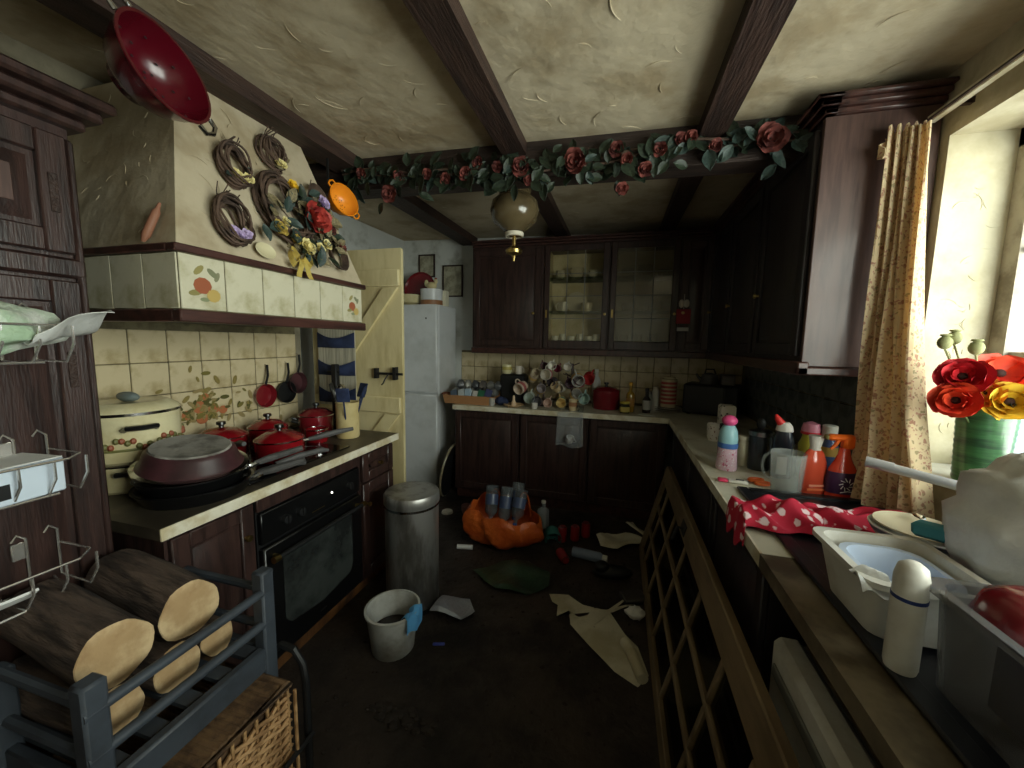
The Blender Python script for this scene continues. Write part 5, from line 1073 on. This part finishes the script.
for y in (1.70, .9, .1): obj('bracket', B().box(1.045, XR-.001, y-.01, y+.01, 2.30, 2.318), BEAM, t, world=True)
# vase with poppies -------------------------------------------------
va = thing('flower_vase', 'ribbed green vase on the window sill', 'vase', (1.125, 1.545, WZ0+.0155)); pr = [(0, 0), (.05, 0)]
for k in range(26): pr.append((.056+.010*k/25+(.0018 if k % 2 else 0), .004+.245*k/25))
pr += [(.068, .255), (.064, .255), (.05, .012), (0, .012)]; obj('body', B().lathe(pr, 28), VASE, va)
def poppy(label, x, y, z, r, mat, n, ctr, double=True, seed=0):
    t = thing('silk_flower', label, 'flower', (x, y, z), group='silk flowers in the green vase'); m = frame((0, 0, 0), n, (1, 0, 0))
    b = B(); petal_ring(b, 6, r, 0, .35, m, seed, .8); petal_ring(b, 5, r*.75, r*.06, .7, m, seed+1, .8)
    if double: petal_ring(b, 5, r*.5, r*.12, 1.1, m, seed+2, .8)
    obj('petals', b, mat, t, ang=180); b = B(); b.M = m; b.sph((0, 0, r*.16), (r*.2, r*.2, r*.12), 10, 6); obj('centre', b, ctr, t)
    e = Vector((1.125+(x-1.125)*.2, 1.545+(y-1.545)*.2, 1.22))-Vector((x, y, z)); obj('stem', B().tube([(0, 0, 0), e*.5+Vector(n)*-.02, e], .0028, 5), flat('stemg', (90, 110, 60), .6), t)
DKC = flat('poppyc', (60, 36, 30), .8)
poppy('crimson silk poppy highest in the vase, nearest the curtain', 1.02, 1.50, 1.415, .062, REDF, (-.5, -.75, .35), DKC, True, 1)
poppy('orange-red silk poppy at the back right of the vase', 1.125, 1.53, 1.425, .066, ORANGEF, (-.15, -.8, .5), DKC, False, 2)
poppy('red-orange silk poppy low at the left of the vase', 1.0, 1.48, 1.345, .058, ORANGEF, (-.6, -.7, .1), DKC, True, 3)
poppy('bright yellow silk flower at the front of the vase', 1.10, 1.455, 1.35, .062, YELLOWF, (-.3, -.9, .25), DKC, True, 4)
poppy('amber silk flower in the middle of the bunch', 1.055, 1.475, 1.37, .046, flat('amberf', (214, 140, 50), .6), (-.4, -.85, .3), DKC, True, 5)
for k, (x, y, z_, lb) in enumerate(((.985, 1.53, 1.52, 'green poppy seed pod, leftmost above the bunch'), (1.02, 1.55, 1.535, 'green poppy seed pod, tallest of the three'), (1.05, 1.51, 1.505, 'green poppy seed pod, nearest the window'))):
    t = thing('seed_pod', lb, 'seed pod', (x, y, z_), group='seed pods in the green vase'); obj('pod', B().sph((0, 0, 0), (.018, .018, .021), 12, 8).lathe([(.008, .019), (.014, .022), (.012, .026), (0, .027)], 10), POD, t); e = Vector((1.12, 1.545, 1.22))-Vector((x, y, z_)); obj('stem', B().tube([(0, 0, -.015), e*.5, e], .003, 5), POD, t)
t = thing('vase_foliage', 'dark green leaves sticking out of the vase on the window side', 'foliage', (1.135, 1.545, 1.30))
for k in range(9): inst('leaf', LEAFME, t, Matrix.Translation((.01*math.cos(k), .01*math.sin(k*2), .0)) @ Euler((rnd.uniform(.2, 1.0), 0, -1.2+.5*k+rnd.uniform(-.3, .3))).to_matrix().to_4x4() @ Matrix.Scale(rnd.uniform(.09, .13), 4))
# net scrap on the window side of the vase
t = thing('glass_jar', 'big cloudy glass jar on the sill beside the green vase', 'jar', (1.19, 1.36, WZ0+.0155)); obj('body', B().lathe([(0, 0), (.055, 0), (.06, .01), (.06, .10), (.045, .125), (.048, .135), (.044, .135), (.042, .125), (.056, .1), (.055, .012), (0, .012)], 22), FROST, t)

# ================================================================== GLAZED DOOR ON ITS SIDE
ld = thing('glazed_door', 'cream many-paned glazed door lying on its long edge against the base cabinets', 'door', (.225, 2.84, 0)); ld.matrix_basis = Matrix.Translation((.225, 2.84, 0)) @ Matrix.Rotation(-R90, 4, 'Z') @ Matrix.Rotation(math.radians(-14), 4, 'X')
loc, rot, _ = ld.matrix_basis.decompose(); ld.location = loc; ld.rotation_euler = rot.to_euler()
LW = M('yellowed_door_paint', (132, 112, 84), .55, col2=(102, 84, 60), scale=3, stretch=(.7, 3, 3))
LL, LH, st = 2.10, .665, .105      # local x runs towards the viewer, z up
obj('stile', B().box(0, LL, -.018, .018, LH-st, LH, .005), LW, ld); obj('stile', B().box(0, LL, -.018, .018, .004, .055, .005), LW, ld)
obj('rail', B().box(0, .09, -.018, .018, .055, LH-st, .004), LW, ld); obj('rail', B().box(1.92, LL, -.018, .018, .055, LH-st, .004), LW, ld)
obj('latch_plate', B().box(.80, .90, -.022, -.018, LH-st+.02, LH-.03, .002), BLACKM, ld); obj('door_handle', B().tube([(.86, -.02, LH-.06), (.86, -.05, LH-.06), (.86, -.055, LH-.13)], .008, 8), BLACKM, ld)
zb = [.055, .215, .395, LH-st]; xb = [.09, .26, .59, .94, 1.29, 1.63, 1.92]
for z_ in zb[1:3]: obj('glazing_bar', B().box(.09, 1.92, -.014, .014, z_-.011, z_+.011, .004), LW, ld)
for x_ in xb[1:-1]:
    for za, zc_ in zip(zb, zb[1:]): obj('glazing_bar', B().box(x_-.011, x_+.011, -.013, .013, za+(.011 if za != zb[0] else 0), zc_-(.011 if zc_ != zb[3] else 0), .004), LW, ld)
DPANE = thin_glass('door_pane', .05, (200, 200, 192))
for xa, xc in zip(xb, xb[1:]):
    for za, zc_ in zip(zb, zb[1:]): obj('pane', B().box(xa+.009, xc-.009, -.0015, .0015, za+.009, zc_-.009), DPANE, ld)
# ================================================================== FLOOR
bn = thing('pedal_bin', 'tall brushed steel bin with a domed dull lid by the oven', 'bin', (-1.08, 1.86, 0))
obj('body', B().lathe([(0, .012), (.145, .012), (.147, .02), (.147, .60), (0, .60)], 40), DIRTYSTEEL, bn); obj('base_ring', B().lathe([(0, 0), (.15, 0), (.152, .022), (.146, .024), (0, .024)], 40), BLACKM, bn)
l = obj('lid', B().lathe([(.150, .60), (.153, .605), (.153, .645), (.146, .66), (.135, .664), (.10, .660), (0, .656)], 40), DIRTYSTEEL, bn); obj('lid_rim', B().lathe([(.147, .585), (.1505, .587), (.1505, .600), (.147, .602)], 40), CHROME, bn)
bk = thing('plastic_bucket', 'grubby white plastic bucket on the floor in front of the steel bin', 'bucket', (-1.0, 1.53, 0))
obj('body', B().lathe([(0, 0), (.095, 0), (.10, .006), (.122, .20), (.130, .20), (.131, .212), (.120, .214), (.117, .20), (.096, .012), (0, .012)], 34, sx=1.0, sy=1.0), M('grubby_white', (190, 190, 184), .5, col2=(150, 146, 136), scale=5, col3=(92, 80, 66), scale3=3, lo3=.55, hi3=.75), bk)
obj('water', B().lathe([(0, .09), (.106, .09), (.106, .085), (0, .085)], 24), flat('dirtywater', (40, 30, 24), .2), bk)
obj('handle', B().tube([(.127*math.cos(a), .127*math.sin(a), .205-.06*max(0, math.sin(a-.2))) for a in [-.3+PI*i/12 for i in range(13)]], .003, 5), STEEL, bk)
def drape(u, v):
    a = -.55+.85*u; r_ = .126+(.012 if v > .4 else -.01)-.05*max(0, .3-v)*2; z = .218+.004*math.sin(9*u) if .25 < v < .45 else (.215-.14*max(0, v-.45)-.10*max(0, .25-v)+.01*math.sin(8*u))
    return (r_*math.cos(a)+.004*math.sin(12*u+3*v), r_*math.sin(a), z)
solo('cleaning_cloth', B().grid(drape, 14, 12, .002), SKYBLUE, 'bright blue cleaning cloth draped over the bucket rim', 'cloth', (-1.0, 1.53, 0))
def sheet(pts, label, name='paper_sheet', mat=PAPER, cat='paper', amp=.02, seed=1, group=None, z=0.002, n=18):
    """crumpled flat piece with the outline pts (fan grid from its centre)"""
    c = Vector((sum(p[0] for p in pts)/len(pts), sum(p[1] for p in pts)/len(pts))); r_ = random.Random(seed); ph = [r_.uniform(0, 6.28) for _ in range(4)]
    ring = []
    for i in range(len(pts)):
        a, d = Vector(pts[i]), Vector(pts[(i+1) % len(pts)])
        for k in range(4): ring.append(a.lerp(d, k/4))
    N_ = len(ring)
    def fn(u, v):
        p = c.lerp(ring[int(round(u*N_)) % N_], max(v, .02)); q = p-c
        return (q.x, q.y, z+amp*(.68+.3*math.sin(22*p.x+ph[0])+.35*math.sin(19*p.y+ph[1]+9*p.x))*(1 if v < .99 else .7)+amp*.15)
    return solo(name, B().grid(fn, N_, 7, .0015, closeu=True), mat, label, cat, (c.x, c.y, 0), group=group)
sheet([(-.33, 2.13), (-.22, 2.16), (-.13, 2.10), (.02, 2.08), (.10, 1.93), (.16, 1.86), (.20, 1.70), (.15, 1.63), (.05, 1.68), (-.06, 1.79), (-.18, 1.92), (-.20, 2.02), (-.30, 2.06)], 'long torn sheet of off-white paper on the floor near the paned door', amp=.012, seed=3)
solo('rolled_paper', B().tube([(0, 0, .03), (.03, -.06, .031), (.075, -.2, .028)], [.026, .028, .026], 12), PAPER, 'paper roll lying beside the long torn sheet', 'paper', (.095, 1.85, 0))
sheet([(-.10, 2.86), (-.02, 2.98), (.12, 3.0), (.30, 2.93), (.2, 2.85), (.06, 2.74), (-.06, 2.74)], 'crumpled cream paper further back by the dark cabinets', amp=.05, seed=5)
sheet([(.12, 3.17), (.18, 3.22), (.22, 3.10), (.33, 3.02), (.25, 2.99), (.16, 3.08)], 'thin scrap of paper behind the cream paper', amp=.05, seed=6)
sheet([(-.92, 1.90), (-.76, 1.94), (-.70, 1.86), (-.74, 1.76), (-.92, 1.75)], 'silvery crumpled wrapper beside the steel bin', 'foil_wrapper', M('foil', (170, 174, 182), .35, .4, bump=.6, bscale=40), 'wrapper', .05, 7)
GREENBAG = M('dark_green_bag', (54, 80, 60), .3, col2=(34, 52, 40), scale=6, bump=.4, bscale=20)
sheet([(-.84, 2.19), (-.70, 2.36), (-.52, 2.40), (-.36, 2.33), (-.34, 2.18), (-.46, 2.08), (-.64, 2.06)], 'flattened dark green plastic bag on the floor', 'green_bag', GREENBAG, 'bag', .035, 8)
t = thing('orange_bag', 'bright orange carrier bag slumped open with bottles spilling out', 'bag', (-.78, 2.68, 0))
r_ = random.Random(2)
def obag(u, v):
    a = 2*PI*u; r0 = .30*(math.sin(PI*(.08+.60*v)))**.8*(1+.07*math.sin(5*a+2)+.05*math.sin(9*a+6*v)+.03*math.sin(17*a+9*v)); z = .005+.30*(1-math.cos(PI*v*.62))/1.6
    bk_ = max(0, math.sin(a)); z *= (1-.25*max(0, math.cos(a)))*(1+.15*bk_)
    z += .018*math.sin(7*a+5*v)*v
    return (r0*math.cos(a)*1.0, r0*math.sin(a)*.72-.02, max(.003, z))
obj('sack', B().grid(obag, 46, 16, .002, closeu=True), OPLASTIC, t)
for s, x in ((0, -.10), (1, .13)): obj('handle_loop', B().grid(lambda u, v, x=x: (x+.12*(u-.5), .10+.015*math.sin(PI*u)+(v-.5)*.03, .16+.19*math.sin(PI*u)**.7+.006*math.sin(9*u)), 16, 3, .002), OPLASTIC, t)
CB = thin_glass('bottle_plastic', .12, (200, 208, 214)); CBM = flat('bottleblue', (74, 86, 116), .3)
for k, (x, y, h, rx, ry, lb) in enumerate(((-.90, 2.74, .26, -.1, -.10, 'clear plastic bottle with blue label, leftmost in the orange bag'), (-.78, 2.75, .29, -.05, .0, 'tallest clear plastic bottle in the orange bag'), (-.66, 2.73, .25, -.1, .10, 'clear plastic bottle leaning right in the orange bag'), (-.72, 2.87, .27, -.05, .05, 'clear plastic bottle at the back of the orange bag'))):
    t = thing('drink_bottle', lb, 'bottle', (x, y+.03, .375), rot=(PI-.35+rx, ry, 0), group='bottles in the orange bag'); obj('body', B().lathe(bprof(.050, h, .015, .72), 16), M('pet%d' % (k % 2), (120, 126, 130) if k % 2 else (104, 110, 114), .1, alpha=.5), t); obj('cap', B().lathe(bcap(.014, h, .014), 12), flat('petcap', (60, 90, 160), .4), t); obj('wrapper', B().lathe(bband(.0505, h*.25, h*.55), 16), CBM, t)
t = thing('clear_bottle', 'crushed clear bottle standing right of the orange bag', 'bottle', (-.53, 2.98, 0)); obj('body', B().lathe(bprof(.05, .20, .015, .65), 14, wob=lambda a, z: 1+.10*math.sin(3*a+40*z)), M('pet3', (160, 166, 168), .1, alpha=.6), t); obj('cap', B().lathe(bcap(.016, .2, .014), 12), WPLASTIC, t)
t = thing('teal_tub', 'teal plastic tub lying among the floor rubbish', 'tub', (-.43, 2.80, .062), rot=(1.9, .3, .4)); obj('tub', B().lathe(cupprof(.065, .09, foot=.8), 20), flat('tealtub', (52, 112, 108), .5), t)
def can(label, loc, mat, rot=(0, 0, 0)):
    t = thing('drink_can', label, 'can', loc, rot=rot, group='drink cans on the floor'); obj('body', B().lathe([(0, .003), (.024, 0), (.026, .003), (.033, .010), (.033, .105), (.027, .118), (0, .118)], 18), mat, t); obj('rim', B().lathe([(.024, .117), (.027, .117), (.027, .121), (.024, .121)], 18), CHROME, t)
CANR = flat('canred', (140, 30, 36), .3)
can('red drink can standing, leftmost of the trio on the floor', (-.345, 2.78, 0), CANR); can('red drink can standing in the middle of the trio on the floor', (-.255, 2.82, 0), CANR); can('red drink can standing, rightmost of the trio on the floor', (-.18, 2.90, 0), CANR)
can('red drink can lying on its side before the standing cans', (-.335, 2.575, .034), CANR, (PI/2, 0, .5))
t = thing('spray_can', 'pale blue-grey aerosol can lying in front of the red cans', 'aerosol', (-.245, 2.60, .036), rot=(0, PI/2, -.15)); obj('body', B().lathe([(0, 0), (.034, 0), (.035, .004), (.035, .19), (.022, .21), (0, .21)], 20), flat('paleblue2', (128, 142, 166), .4), t); obj('cap', B().lathe([(.022, .205), (.024, .205), (.024, .24), (0, .242)], 16), WPLASTIC, t)
solo('tissue_ball', B().sph((0, 0, .03), (.05, .04, .032), 14, 9, wob=noise_wob(4, .12, 6)), FILMW, 'balled white tissue by the paned door', 'tissue', (.155, 2.08, 0))
solo('foil_tray', B().box(-.07, .07, -.05, .05, 0, .03, .008), M('greyfoil', (70, 68, 66), .5, .4), 'dull foil tray lying behind the white tissue', 'tray', (.15, 2.24, 0), .4)
solo('paper_tube', B().tube([(0, 0, .018), (.11, .02, .018)], .017, 10), PAPERW, 'short white cardboard tube left of the orange bag', 'tube', (-1.06, 2.45, 0))
solo('pink_cup', B().lathe(cupprof(.045, .07), 16), flat('dustpink', (150, 110, 110), .5), 'dusty pink plastic cup on the floor near the serving tray', 'cup', (-1.22, 3.02, 0)); solo('yellow_ball', B().sph((0, 0, .05), .05, 14, 10), flat('ochre', (150, 126, 60), .6), 'ochre ball half hidden behind the orange bag', 'ball', (-1.05, 2.99, 0))
solo('white_saucer', B().lathe([(0, .02), (.045, .018), (.05, 0), (.046, 0), (0, .014)], 16), WPLASTIC, 'small white saucer upside down on the floor under the serving tray', 'saucer', (-1.38, 2.97, 0))
solo('black_shoe', B().sph((0, 0, .04), (.13, .05, .042), 16, 10).sph((-.07, 0, .07), (.05, .042, .04), 12, 8), BLACKM, 'black shoe lying in the dark by the right base cabinets', 'shoe', (.03, 2.42, 0), .2)
solo('blue_peg', B().box(-.03, .03, -.008, .008, 0, .012, .004), flat('peg', (60, 70, 150), .5), 'small blue peg on the floor beside the bucket', 'peg', (-.79, 1.60, 0), .3)
b = B(); rr = random.Random(31)
for k in range(420):
    x, y = rr.uniform(-1.3, .2), rr.uniform(.9, 3.1); s = rr.uniform(.003, .010)
    b.sph((x, y, s*.4), (s*rr.uniform(.6, 1.6), s, s*.5), 5, 4)
for k in range(60):
    a = rr.uniform(0, 6.28); r0 = rr.random()**.5; s = rr.uniform(.006, .02); b.sph((-.74+.16*r0*math.cos(a), 1.22+.05*r0*math.sin(a), s*.4), (s*1.3, s, s*.6), 6, 4)
o = solo('floor_debris', b, flat('crumbs', (50, 42, 36), .9), 'scattered crumbs and dirt clods over the dark floor', 'debris'); o['kind'] = 'stuff'
bpy.context.view_layer.update()
